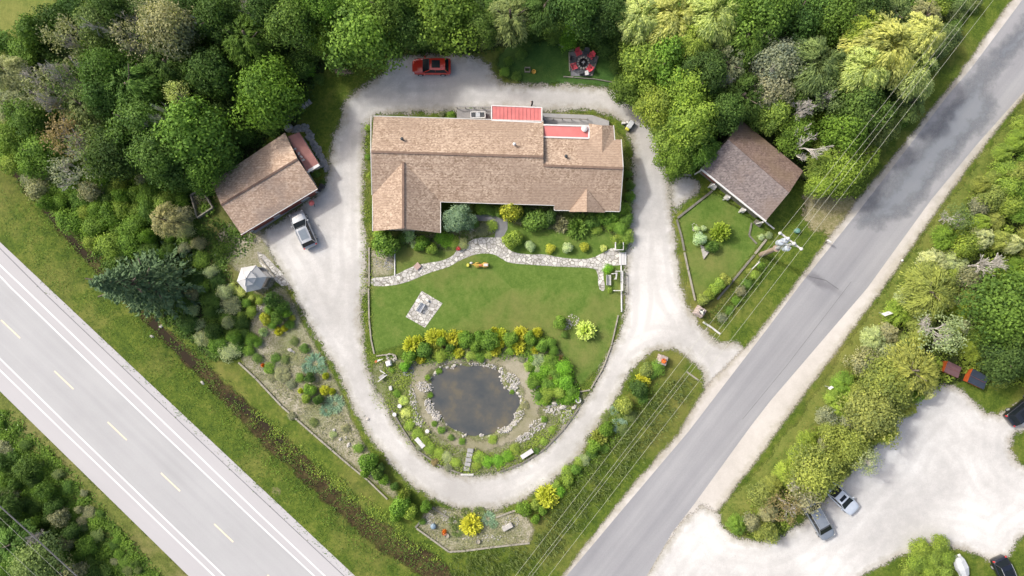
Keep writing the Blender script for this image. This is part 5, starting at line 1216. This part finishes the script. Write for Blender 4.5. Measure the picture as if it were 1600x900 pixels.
# ------------------------------------------------------------------ trees of the wood, placed one by one
TL = [  # px, py, radius px, height m, kind, colour
 (415,145,57,9,'R','G','big round bright green tree'),(298,212,64,11,'R','G'),(222,197,48,10,'R','MID'),(330,112,42,9,'R','DK'),(386,62,44,10,'R','MID'),(460,38,44,11,'R','MID'),(505,62,30,9,'R','G'),
 (560,52,62,10,'R','G','tall dense green tree'),(612,20,40,10,'R','MID'),(697,22,60,9.5,'R','G','tall broad green tree'),(797,28,42,9,'R','GB'),(850,12,40,9,'R','DK'),(905,10,44,10,'R','DK'),(950,25,36,9,'R','DK'),
 (272,48,46,11,'R','OL'),(215,55,44,10,'O','OL'),(160,38,38,9,'R','GB'),(105,62,44,9,'O','OL'),(135,32,34,9,'X','OL'),(60,140,46,8,'O','OL'),(38,120,40,9,'X','OL'),(85,112,44,10,'X','OL'),(75,160,38,9,'X','OL'),(175,45,44,13,'X','OL'),(120,222,38,9,'X','OL'),(330,25,30,12,'X','OL'),(250,190,34,12,'X','OL','white-branched dead tree top'),(112,128,44,8,'O','GB'),(40,185,34,6,'R','MID'),
 (98,205,46,8,'O','BRN'),(60,238,38,5,'R','G'),(110,258,46,7,'O','OL'),(170,112,40,9,'R','DK'),(205,132,46,10,'R','MID'),(262,98,44,9,'R','DK'),(284,150,24,8,'O','LIME'),(238,196,30,11,'X','OL'),
 (150,225,44,9,'O','GB'),(186,240,46,9,'R','DK'),(255,246,44,10,'R','MID'),(312,262,40,8,'R','G'),(168,150,34,8,'R','DK'),(340,28,42,10,'R','DK'),(300,20,36,9,'R','DK'),(425,12,40,11,'R','DK'),(382,8,36,11,'X','OL'),
 (130,165,40,7,'R','GB'),(10,112,32,5,'R','OL'),(14,165,30,5,'R','OL'),(22,215,30,5,'R','G'),(180,20,34,9,'R','DK'),(240,15,34,9,'O','OL'),(500,10,34,11,'R','G'),(640,48,34,8,'R','MID'),(752,48,32,8,'R','MID'),
 (210,443,72,15,'C','DB','very large dark spruce leaning left in view'),(262,345,30,7,'R','OL'),
 (1050,30,58,11,'W','WIL'),(1110,25,50,12,'W','WIL'),(995,30,42,10,'W','WIL'),(1010,95,46,8,'R','YG'),(985,140,34,5,'R','MID'),(1045,95,46,9,'R','G'),(1080,70,30,10,'W','YG'),(1072,140,44,9,'R','YG'),(1028,165,38,7,'R','YG'),
 (1080,190,46,9,'R','YG'),(1132,100,42,9,'R','OL'),(1165,62,46,10,'R','MID'),(1188,20,52,11,'R','G'),(1240,35,44,9,'R','DK'),(1212,95,44,9,'R','OL'),(1160,150,44,9,'R','DK'),(1205,140,40,8,'R','OL'),(1132,172,34,8,'R','MID'),
 (1088,228,40,7,'R','G'),(1060,250,32,6,'R','G'),(1045,205,34,6,'R','YG'),(1240,135,36,7,'R','MID'),(1272,98,56,11,'W','GB'),(1302,28,46,9,'R','MID'),(1385,75,60,12,'W','WIL','large yellow feathery willow beside the wires'),(1345,110,46,11,'W','WIL'),(1425,112,44,10,'W','WIL'),
 (1432,60,38,11,'W','WIL'),(1348,48,36,10,'W','YG'),(1345,168,46,9,'R','MID'),(1252,170,44,10,'X','OL','pale bare fallen-looking tree'),(1262,215,44,10,'X','OL'),(1245,205,34,6,'R','G'),(1300,250,38,6,'R','YG'),(1318,262,40,6,'R','YG'),(1322,205,42,8,'R','G'),(1290,150,40,9,'O','GB'),(1372,200,34,6,'R','GB'),
 (1205,172,34,7,'R','YG'),(1182,172,28,6,'R','MID'),(1130,130,36,9,'X','OL'),(1200,115,38,10,'X','OL'),(1100,115,34,10,'R','DK'),(1150,20,34,10,'R','G'),(1395,20,36,8,'R','GB'),(1445,25,32,6,'R','OL'),(1475,60,28,4,'R','GB'),(1425,160,30,5,'R','GB'),(1350,240,32,5,'R','YG'),
 (1270,20,40,8,'R','MID'),(1345,15,38,9,'R','DK'),(1285,285,26,5,'R','YG'),
 # beyond the side road
 (1555,415,46,9,'X','OL','bare white-branched tree'),(1570,480,62,9,'R','MID','big feathery green tree'),(1475,520,44,8,'O','PALE'),(1500,340,30,6,'O','GB'),(1365,650,44,7,'R','YEL'),(1425,580,52,7,'R','YEL'),(1385,605,46,6,'R','YEL'),
 (1455,455,50,6,'R','YEL'),(1330,700,40,6,'R','YEL'),(1275,735,44,7,'R','YEL'),(1262,775,40,7,'O','OL'),(1278,758,30,6,'R','YEL'),(1232,790,36,6,'O','BRN'),(1352,718,28,7,'O','PALE'),(1380,672,28,5,'R','YG'),(1575,560,40,7,'R','DK'),(1600,520,44,8,'R','MID'),
 (20,850,40,6,'R','MID'),(60,880,44,6,'R','GB'),(-15,800,40,6,'R','DK'),(100,895,30,5,'O','OL'),(55,842,30,6,'X','OL'),
]
for e in TL:
    ds = e[6] if len(e) > 6 else None
    if not ds and e[4] == 'R': ds = ('small ' if e[2] < 36 else 'large ' if e[2] > 50 else '')+CN[e[5]]+' leafy tree'
    tree(*e[:6], desc=ds)
# brush: bushes between and in front of the trees, spread at random with a minimum spacing
placed = [(e[0], e[1], e[2]*.62) for e in TL]+[(1489,577,30),(1524,592,34),(1316,779,30),(1285,815,34),(911,99,34),(318,319,24),(1175,265,95),(674,103,44)]
def brush(poly, spacing, rr, hh, cols, group, kinds='B', tries=2500, cap=70, gap=.62):
    xs = [p[0] for p in poly]; ys = [p[1] for p in poly]; n = 0
    for _ in range(tries):
        px = rnd.uniform(min(xs), max(xs)); py = rnd.uniform(min(ys), max(ys))
        if not inside(np.array([px]), np.array([py]), poly)[0]: continue
        r_ = rnd.uniform(*rr)
        if any((px-a)**2+(py-b_)**2 < (c*.9+r_*gap)**2 for a, b_, c in placed): continue
        c = rnd.choice(cols); shrub(px, py, r_, rnd.choice(kinds), c, rnd.uniform(*hh), desc=('small ' if r_ < (rr[0]+rr[1])/2 else 'broad ')+CN[c]+' leafy bush', group=group, cat='bush')
        placed.append((px, py, r_*.62)); n += 1
        if n >= cap: break
brush([(0,255),(60,190),(160,240),(300,290),(330,330),(250,340),(215,390),(150,390),(75,320),(0,250)], 14, (13,24), (1.5,3.2), ['G','YG','MID','G','OL'], 'bushes between the wood and the ditch', cap=44)
brush([(150,395),(250,340),(300,345),(345,430),(375,470),(380,545),(335,560),(290,510),(240,440)], 12, (10,19), (.9,2.2), ['G','MID','OL','DK','PALE'], 'bushes between spruce and gazebo', cap=34)
brush([(0,60),(110,0),(640,0),(640,60),(480,110),(440,180),(330,270),(200,270),(60,230)], 20, (18,32), (2,5), ['DK','MID','DK','G'], 'bushes under the left wood', cap=24)
brush([(765,0),(985,0),(1000,70),(960,90),(930,70),(880,72),(850,55),(790,60)], 16, (13,24), (1.2,2.8), ['DK','MID','DK','BG'], 'bushes above the fire pit', cap=24)
brush([(965,75),(995,80),(1000,135),(975,128),(962,105)], 12, (10,15), (1,2), ['MID','DK'], 'bushes above the fire pit', cap=10)
brush([(990,60),(1480,0),(1470,60),(1400,170),(1330,280),(1262,290),(1230,210),(1110,200),(1100,260),(1050,270),(1035,220),(1000,140)], 20, (17,30), (2,5), ['YG','MID','G','DK','OL'], 'bushes under the right wood', cap=26)
brush([(1470,70),(1530,0),(1500,0),(1440,100),(1380,210),(1400,200),(1440,140)], 10, (9,16), (1,2.2), ['MID','GB','G'], 'bushes under the power lines', cap=22)
brush([(1650,130),(1590,205),(1530,290),(1475,368),(1420,450),(1362,535),(1312,608),(1262,690),(1222,745),(1165,800),(1148,822),(1200,838),(1255,800),(1320,740),(1400,665),(1430,625),(1480,595),(1560,590),(1650,610)], 18, (14,27), (2,4.5), ['YG','YEL','YEL','YG','G','OL','PALE'], 'bushes beyond the side road', kinds='BFF', cap=120, tries=9000)
brush([(0,700),(50,740),(120,830),(170,905),(0,905)], 14, (11,22), (1,3), ['MID','DK','OL','G'], 'bushes at the lower left corner', cap=34)
brush([(0,640),(40,670),(110,740),(180,830),(230,905),(150,905),(60,760),(0,720)], 10, (6,12), (.4,.9), ['MID','OL','G','GB'], 'low weeds beside the highway', cap=22)
brush([(1430,855),(1480,850),(1490,880),(1480,920),(1425,920),(1420,875)], 12, (13,20), (1.2,2.2), ['YG'], 'hedge clumps at the parking lot island', cap=10)
# ------------------------------------------------------------------ garden shrubs, one by one
def many(lst, group):
    k = 1.14 if 'hedge' in group or 'row' in group or 'front' in group else 1.0
    for e in lst: shrub(e[0], e[1], e[2]*k, e[3], e[4], e[5] if len(e) > 5 else None, e[6] if len(e) > 6 else None, group)
bs = tree(716,340,25,4.2,'R','BLUE','dense blue-green globe-shaped spruce','trees in the garden')
many([(798,328,19,'S','GOLD',2.6,'golden mottled rounded shrub'),(800,373,16,'S','YG',1.8,'lime green globe shrub'),(828,385,9,'S','SILV',1,'silvery green ball shrub'),(860,388,8.5,'S','GOLD',.8,'small golden shrub'),
      (887,387,9,'S','SILV',1),(913,386,8,'S','GOLD',.8),(943,388,6,'S','LIME',.5),(602,381,22,'S','G',2.4,'large fresh green globe shrub'),(660,379,12,'S','G',1.6),(675,388,10,'S','YG',1.3),(652,386,7,'S','G',1),(638,368,10,'K','SILV',.8),(647,382,6,'K','SILV',.6),
      (628,372,8,'B','MID',.8),(697,376,11,'B','BG',.9),(688,372,9,'B','BG',.8),(710,379,9,'B','YG',.7),(722,381,9,'B','PALE',.6),(592,366,9,'B','YG',.8),(757,356,9,'B','OL',.6),(768,352,9,'B','YG',.6),(750,362,7,'B','OL',.5),(742,350,7,'B','MID',.6),
      (752,325,10,'B','G',1),(765,329,9,'B','MID',.9),(780,330,9,'B','MID',.9),(838,346,21,'S','MID',1.8,'broad mid-green mound shrub'),(858,338,13,'S','DK',1.6),(822,336,11,'B','DK',1.4),(877,350,13,'K','OL',1.2),(904,352,20,'K','MID',1.4),(890,338,10,'K','GB',1.2),
      (926,344,14,'S','MID',1.4),(944,342,14,'S','G',1.5),(932,357,9,'B','YG',.8),(958,338,11,'S','G',1.5),(955,352,9,'B','G',1.2)], 'shrubs along the house front')
many([(975,326,13,'B','G',1.7),(980,342,12,'B','MID',1.6),(970,356,13,'B','G',1.7),(978,370,12,'B','YG',1.5),(966,375,9,'B','YG',1.2),(972,386,9,'B','MID',1.2),(985,308,9,'B','G',1.2),(984,290,8,'B','MID',1.0),(982,272,7,'B','MID',.8),(950,420,8.5,'B','BG',1.2,'small bright lime bush'),(953,453,5,'B','YG',.6)], 'bushes at the right end of the house')
many([(1093,373,13,'S','SILV',1.8,'silvery blue rounded shrub'),(1089,358,6,'S','SILV',.8),(1099,357,6,'S','SILV',.8),(1129,362,17,'K','YG',2.2,'spreading lime green small tree'),(1112,384,13,'S','MID',1.3)], 'shrubs in the barn lawn')
many([(1099,468,10,'S','YEL',1.4),(1108,460,10,'S','YG',1.4),(1117,452,10,'S','YG',1.4),(1125,444,10,'S','YG',1.4),(1134,436,10,'S','YEL',1.4)], 'hedge clumps below the barn lawn')
many([(819,795,13,'S','G',1.4),(836,789,9,'S','YG',1),(847,798,8,'S','G',1),(836,811,8,'S','G',.9),(856,778,18,'K','GOLD',1.6,'broad golden feathery shrub'),(874,768,8,'B','BG',.8),(870,758,7,'B','YG',.7),(887,750,10,'S','YG',1),(886,735,9,'B','YG',.8),(900,733,9,'S','G',1),(913,719,9,'B','PALE',.8),(905,722,8,'B','YG',.8),
      (928,697,12,'S','G',1.4),(937,685,13,'K','YEL',1.2),(947,671,12,'S','G',1.4),(925,708,8,'B','MID',.7),(944,700,8,'B','G',.6),(975,634,15,'S','YEL',1.8,'round yellow-green globe shrub'),(998,607,15,'S','DK',1.6),(1006,594,12,'K','GOLD',1.2),(1010,578,12,'S','YEL',1.3),(1027,575,12,'B','G',1.1),(1018,586,8,'B','MID',.8),
      (955,655,15,'J','GB',.7),(968,665,12,'J','BLUE',.6),(985,650,10,'B','GB',.6),(960,642,7,'J','BLUE',.6),(1005,622,8,'B','MID',.7),(975,672,9,'B','GB',.5)], 'shrubs in a row between drive and side road')
many([(643,540,14,'K','GOLD',1.2),(653,533,9,'K','GOLD',1),(677,527,13,'K','GOLD',1.2),(690,524,9,'K','GOLD',1.1),(708,529,13,'K','GOLD',1.2),(719,526,9,'K','GOLD',1),(715,552,9,'K','GOLD',.9),(657,561,8,'K','GOLD',.8),(639,558,12,'S','G',1.4),(632,573,9,'S','BG',1),(663,547,13,'S','MID',1.5),(690,534,9,'S','G',1.2),(693,540,5,'K','PUR',1.2),
      (687,556,10,'B','YG',.9),(680,545,9,'K','YEL',.9),(703,542,8,'S','MID',1),(728,530,14,'S','G',1.5),(742,539,11,'S','G',1.3),(765,532,17,'S','G',1.6),(749,526,9,'S','G',1.2),(735,556,8,'B','YG',.6),(750,557,8,'B','G',.6),(772,516,5,'K','GOLD',.9),(774,548,9,'K','GOLD',1),(783,522,9,'K','GOLD',1.1),(781,537,8,'K','GOLD',1),
      (764,554,7,'B','YG',.5),(797,530,13,'S','G',1.5),(814,521,11,'K','GOLD',1.2),(810,543,12,'K','GOLD',1.1),(798,549,7,'B','G',.7),(829,528,11,'S','G',1.4),(840,520,8,'K','GOLD',1.1),(847,540,11,'S','G',1.4),(860,536,9,'B','G',1.1),(836,548,7,'K','GOLD',.9),(865,547,8,'B','G',1)], 'hedge shrubs above the pond')
many([(840,562,12,'B','PALE',.9),(860,564,13,'B','G',1.2),(880,574,15,'B','BG',1.4),(867,583,11,'B','G',1.2),(856,600,11,'B','G',1.1),(832,598,11,'B','G',1.1),(884,598,14,'B','BG',1.4),(893,612,10,'B','G',1.2),(856,614,12,'B','YG',1.2),(873,613,11,'B','YG',1.2),(842,618,8,'B','MID',.9),(860,588,8,'K','BRN',.9),(827,572,8,'B','YG',.7),(843,578,8,'B','PALE',.7),(877,560,6,'K','BRN',.8),(850,626,9,'B','YG',.8),(888,624,8,'B','G',1)], 'leafy bushes right of the pond')
many([(875,505,13,'S','G',1.5,'dark-centred green globe shrub'),(882,523,6,'B','MID',.7),(917,517,17,'K','LIME',1.8,'large pale lime spiky shrub')], 'shrubs on the big lawn')
many([(373,457,11,'B','LIME',.5),(362,449,7,'B','LIME',.4),(392,466,5,'B','LIME',.4),(427,470,17,'S','DK',3,'large dark green dense shrub'),(440,480,13,'S','MID',2.4),(434,495,13,'S','MID',2.2),(448,490,9,'S','G',1.8),(414,499,12,'S','GOLD',1.4),(456,497,5,'B','GOLD',.8),(453,507,8,'B','G',.9),(434,518,8,'K','GOLD',.8),(444,513,6,'K','GOLD',.8),
      (391,530,11,'B','G',1.1),(380,520,9,'B','MID',1),(410,519,8,'K','SILV',.7),(392,487,10,'B','YG',1.2),(385,474,8,'B','G',1),(402,533,9,'B','G',.9),(460,533,8,'B','GB',.4),(340,482,11,'G','SILV',1,'pale spiky yucca'),(425,508,8,'B','G',1.2),(355,500,12,'B','MID',1),(362,525,12,'B','G',1),(370,545,11,'B','MID',.9),(378,495,9,'B','YG',.9),(420,485,9,'B','G',1.2),(405,470,7,'B','YG',.8)], 'shrubs below the gazebo')
many([(490,568,17,'J','BLUE',1.2),(478,575,10,'J','BLUE',1),(502,578,9,'J','BLUE',1),(484,591,10,'S','DK',1.3),(508,588,6,'K','GOLD',.8),(484,608,12,'S','G',1.1),(469,611,5,'K','GOLD',.6),(497,624,10,'S','DK',1.3),(506,610,9,'K','GOLD',.8),(518,612,6,'K','GOLD',.8),(522,632,16,'J','BLUE',1),(508,642,11,'J','BLUE',.9),(478,622,9,'S','YG',.9),
      (435,573,13,'B','OL',.4),(425,590,8,'B','OL',.3),(445,562,8,'B','GB',.4),(410,571,3.5,'K','ORG',.6,'small orange-flowered plant'),(520,679,7,'B','PALE',.3),(440,585,14,'F','OL',.7),(420,575,10,'B','G',.6),(455,600,9,'B','OL',.5),(430,560,9,'B','MID',.6),(468,590,8,'B','G',.6),(402,560,9,'B','MID',.7),(455,650,7,'B','OL',.4),(490,660,8,'B','GB',.4),(540,670,7,'B','OL',.4),(560,700,9,'B','G',.7),(476,545,9,'B','MID',.6),(388,548,10,'B','G',.8)], 'shrubs in the left gravel bed')
many([(575,722,18,'S','G',2.2),(588,740,12,'S','MID',1.8),(600,750,10,'S','G',1.4),(596,730,8,'S','DK',1.4),(571,738,10,'S','G',1.6),(624,790,20,'S','G',2.4,'very large yellow-tipped green shrub'),(640,800,14,'S','YG',2),(617,805,12,'S','G',1.8),(630,775,10,'K','YEL',2.2),(665,792,11,'S','G',1.6),(616,760,8,'S','MID',1),
      (736,822,19,'K','GOLD',1.3,'big star-shaped golden shrub'),(711,818,12,'J','GB',.9),(714,832,10,'J','GB',.8),(762,812,13,'J','BLUE',.8),(748,803,11,'J','GB',.8),(728,802,9,'J','GB',.7),(771,820,8,'J','BLUE',.7),(694,831,4,'K','ORG',.6),(660,815,6,'B','MID',.5)], 'shrubs at the bottom of the drive')
many([(630,625,8,'B','LIME',.35),(634,645,9,'B','LIME',.35),(640,665,9,'B','YG',.4),(652,678,10,'B','YG',.45),(662,690,11,'B','YG',.5),(672,700,10,'B','YG',.45),(685,708,10,'B','YG',.4),(698,714,10,'B','PALE',.4),(712,722,9,'B','YG',.4),(672,618,5,'B','G',.4),(750,716,10,'B','YG',.5),(762,722,10,'B','BG',.5),(778,720,11,'B','BG',.5),(793,713,10,'B','BG',.5),(745,728,8,'B','YG',.4),
      (805,700,8,'B','YG',.4),(690,672,7,'B','G',.4),(705,684,6,'B','MID',.35),(722,690,6,'B','G',.35),(770,687,8,'B','YG',.3),(655,700,6,'B','OL',.3),(680,722,7,'B','BRN',.3),(700,730,7,'B','OL',.3),(620,615,7,'B','G',.4),(815,560,7,'B','OL',.3),(800,612,5,'B','G',.3),(850,655,6,'B','G',.4),(862,672,6,'B','YG',.4),(850,690,7,'B','YG',.4),(838,705,6,'B','MID',.3),(820,632,7,'B','OL',.25),(612,578,6,'B','G',.3),(685,580,6,'B','G',.3),(668,590,5,'B','G',.3),(678,662,5,'B','G',.3)], 'low plants in the pond bed')
many([(1190,371,5,'B','SILV',.5),(1202,368,6,'B','PALE',.6),(1180,430,9,'B','YG',.9),(1168,443,9,'B','MID',.8),(1190,415,7,'B','G',.6),(1158,455,9,'B','OL',.8),(1150,470,8,'B','G',.7),(1140,485,8,'B','MID',.6),(1172,425,6,'B','YEL',.6),(1128,497,8,'B','OL',.6)], 'shrubs under the wires')
many([(480,110,12,'B','BG',1),(498,122,9,'B','MID',.6),(815,85,10,'B','MID',.9),(808,118,8,'B','MID',.8),(788,112,9,'B','G',1),(795,95,8,'B','MID',1),(1375,0,14,'B','GB',2),(575,200,5,'B','YG',.4),(575,245,5,'B','G',.4),(578,275,5,'B','YG',.4),(572,430,4,'B','OL',.3),(735,173,6,'B','MID',.4),(705,180,7,'B','G',.5),(690,178,5,'B','OL',.4),(494,272,7,'B','MID',.7),(503,285,6,'B','DK',.7)], 'small weedy bushes')

# ------------------------------------------------------------------ ground cover nobody could count
def cover(name, label, polys, n_, zmax, leaf, col, mat=None, blade=False, clump=1.4, seed=3, lean=.5, avoid=()):
    rs = np.random.RandomState(seed); C_ = []
    areas = []
    for p in polys:
        g = np.array([G(*q) for q in p]); areas.append((g.max(0)-g.min(0)).prod())
    for p, ar in zip(polys, areas):
        g = [G(*q) for q in p]; ga = np.array(g); m = int(n_*ar/sum(areas))*2
        x = rs.uniform(ga[:, 0].min(), ga[:, 0].max(), m); y = rs.uniform(ga[:, 1].min(), ga[:, 1].max(), m)
        f = np.sin(x*clump+1.3*np.sin(y*.9))*np.sin(y*clump*1.1+np.sin(x*.7)); 
        k = inside(x+rs.normal(0, .3, m), y+rs.normal(0, .3, m), g) & (f > rs.uniform(-1.1, .5, m))
        for q in avoid: k &= ~inside(x, y, [G(*z_) for z_ in q])
        C_.append(np.stack([x[k], y[k], f[k]], 1))
    c = np.vstack(C_); N_ = len(c); f = c[:, 2]; tv = .45+.3*f+rs.normal(0, .2, N_)
    z = terrain(c[:, 0], c[:, 1])
    if blade:
        hgt = rs.uniform(.4, 1, N_)*zmax; t = np.stack([rs.normal(0, lean, N_)+.25, rs.normal(0, lean, N_)-.2, np.ones(N_)], 1); t = nz(t)
        c = np.stack([c[:, 0], c[:, 1], z], 1)+t*hgt[:, None]*.5; nrm = rs.normal(0, 1, (N_, 3))+np.array([0, 0, .4])
        me = leafmesh(name, c, nrm, hgt*.55, tv, t=t, aspect=leaf, rs=rs)
    else:
        c = np.stack([c[:, 0], c[:, 1], z+.04+zmax*rs.uniform(0, 1, N_)*np.clip(.45+.55*f, .1, 1)], 1)
        me = leafmesh(name, c, rs.normal(0, .5, (N_, 3))+np.array([0, 0, 1.]), rs.uniform(.6, 1.3, N_)*leaf, tv, rs=rs)
    o = link(name, me); setc(o, tuple(COLS[col])+(1,)); return tag(o, label, 'ground cover', kind='stuff')
cover('undergrowth', 'leafy weeds and undergrowth between spruce, gazebo and garage', [[(140,400),(250,335),(330,345),(360,450),(385,475),(390,545),(330,565),(235,490)],[(330,340),(400,370),(375,395),(340,420)]], 26000, .55, .12, 'MID')
cover('undergrowth', 'bright leafy brush between the left wood and the ditch', [[(-20,240),(20,200),(100,250),(330,290),(340,330),(250,345),(215,395),(150,400),(75,325),(0,255)]], 30000, .8, .13, 'G', seed=4)
cover('undergrowth', 'dark undergrowth on the floor of the left wood', [[(0,110),(110,30),(110,-10),(770,-10),(770,80),(600,82),(500,110),(470,185),(440,200),(330,285),(200,265),(60,230)]], 60000, 1.0, .16, 'DK', seed=5)
cover('undergrowth', 'dark undergrowth on the floor of the right wood', [[(770,-10),(1510,-10),(1460,70),(1400,165),(1335,270),(1262,280),(1235,215),(1130,195),(1100,260),(1040,262),(1030,190),(995,140),(960,85),(790,50)]], 60000, 1.0, .16, 'MID', seed=6)
cover('undergrowth', 'leafy undergrowth among the bushes beyond the side road', [[(1640,140),(1585,210),(1525,295),(1470,372),(1415,455),(1358,540),(1308,612),(1258,694),(1216,750),(1160,802),(1145,825),(1210,840),(1260,795),(1320,735),(1400,655),(1440,615),(1480,592),(1560,600),(1640,600)]], 80000, 1.0, .13, 'YG', seed=7)
cover('weeds', 'mixed weeds on the slope below the highway', [[(-20,640),(10,640),(110,740),(190,830),(260,910),(120,910),(60,830),(-20,770)]], 56000, .45, .11, 'G', seed=8)
cover('weeds', 'dark weedy growth at the lower left corner', [[(-20,760),(60,800),(130,880),(150,910),(-20,910)]], 22000, .9, .14, 'MID', seed=18)
cover('ditch_weeds', 'weeds growing along the wet ditch', [[(0,250),(70,318),(140,398),(240,490),(330,575),(400,635),(450,680),(520,740),(600,805),(690,870),(700,905),(640,890),(560,835),(470,755),(400,690),(330,615),(225,510),(130,415),(60,330),(0,265)]], 50000, .35, .085, 'MID', seed=9)
cover('ditch_weeds', 'yellow-green weeds on the far bank of the ditch', [[(400,640),(460,690),(540,755),(620,815),(690,870),(680,880),(600,830),(520,765),(440,705),(380,650)]], 15000, .45, .08, 'YG', seed=19)
cover('ditch_weeds', 'yellow-green weeds on the highway bank of the ditch', [[(230,515),(330,620),(400,695),(470,760),(560,840),(640,900),(620,900),(540,840),(450,760),(380,695),(320,630),(225,525)],[(60,300),(150,395),(220,460),(210,470),(130,410),(40,320)]], 16000, .4, .075, 'G', seed=29)
cover('tall_grass', 'tall windblown grass between the shrub row and verge', [[(702,905),(703,866),(830,852),(850,815),(905,745),(960,680),(1010,620),(1060,585),(1085,600),(1040,665),(960,760),(880,850),(830,905)]], 30000, .75, .10, 'GB', blade=True, seed=10)
cover('tall_grass', 'tall grass on the strip under the wires by the hedge', [[(1095,500),(1140,455),(1200,385),(1215,400),(1180,450),(1120,515)]], 5000, .55, .10, 'MID', blade=True, seed=11)
cover('flower_bed_plants', 'low mixed plants filling the bed around the pond', [[(590,560),(650,575),(640,620),(668,680),(720,705),(790,705),(850,670),(900,620),(905,640),(860,692),(800,730),(740,742),(680,726),(640,690),(605,640)]], 17000, .28, .075, 'YG', seed=12)
cover('flower_bed_plants', 'low plants in the beds along the house front', [[(618,364),(688,366),(735,350),(735,385),(700,390),(620,388)],[(800,322),(966,330),(990,300),(985,390),(958,362),(900,360),(815,352)]], 4500, .3, .08, 'MID', seed=13)
cover('flower_bed_plants', 'low weeds in the left gravel bed', [[(376,560),(460,540),(500,560),(530,640),(570,700),(540,715),(440,625)],[(652,822),(702,858),(825,846),(800,800),(680,795)]], 11000, .18, .065, 'OL', seed=14)
cover('meadow_flowers', 'small white flowers dotting the weedy slopes', [[(-10,640),(20,650),(60,700),(40,760),(-10,720)],[(215,345),(300,340),(370,440),(340,460),(250,400)]], 260, .6, .09, 'SILV', seed=15)

cover('leafy_ground_cover', 'bright leafy ground cover between the bushes right of the pond', [[(826,556),(870,556),(897,590),(905,618),(880,632),(845,628),(825,600)]], 9000, .9, .11, 'BG', seed=41)
cover('leafy_ground_cover', 'low greenery filling gaps in the hedge above the pond', [[(630,560),(650,530),(690,518),(770,516),(850,520),(868,540),(860,556),(700,560),(650,572)]], 7000, .6, .09, 'G', seed=42)
cover('leafy_ground_cover', 'low greenery between shrubs of the row beside the side road', [[(812,800),(860,768),(920,700),(965,640),(1000,575),(1030,568),(1030,590),(985,660),(930,725),(850,812)]], 9000, .5, .09, 'G', seed=43)
cover('grass_tufts', 'longer grass tufts on the roadside verges', [[(77,452),(310,678),(555,905),(640,905),(560,830),(470,748),(390,668),(290,580),(220,500),(130,425),(30,310),(0,290),(0,372)],[(1225,700),(1385,452),(1480,322),(1600,165),(1600,200),(1470,368),(1360,530),(1225,735),(1140,815),(1130,800)]], 60000, .16, .06, 'MID', seed=44)
cover('grass_tufts', 'longer tufts along the gravel edges inside the loop', [[(568,190),(582,190),(582,440),(576,560),(600,640),(590,640),(563,540),(562,400)]], 3500, .15, .06, 'YG', seed=45)
cover('grass_tufts', 'straggly weeds along the outer edge of the drive', [[(457,455),(500,545),(540,640),(600,720),(660,780),(740,803),(800,800),(860,762),(925,692),(985,595),(1030,552),(1010,545),(950,640),(890,730),(800,788),(730,796),(665,772),(600,710),(545,612),(500,535),(480,500)]], 6000, .15, .06, 'OL', seed=46)
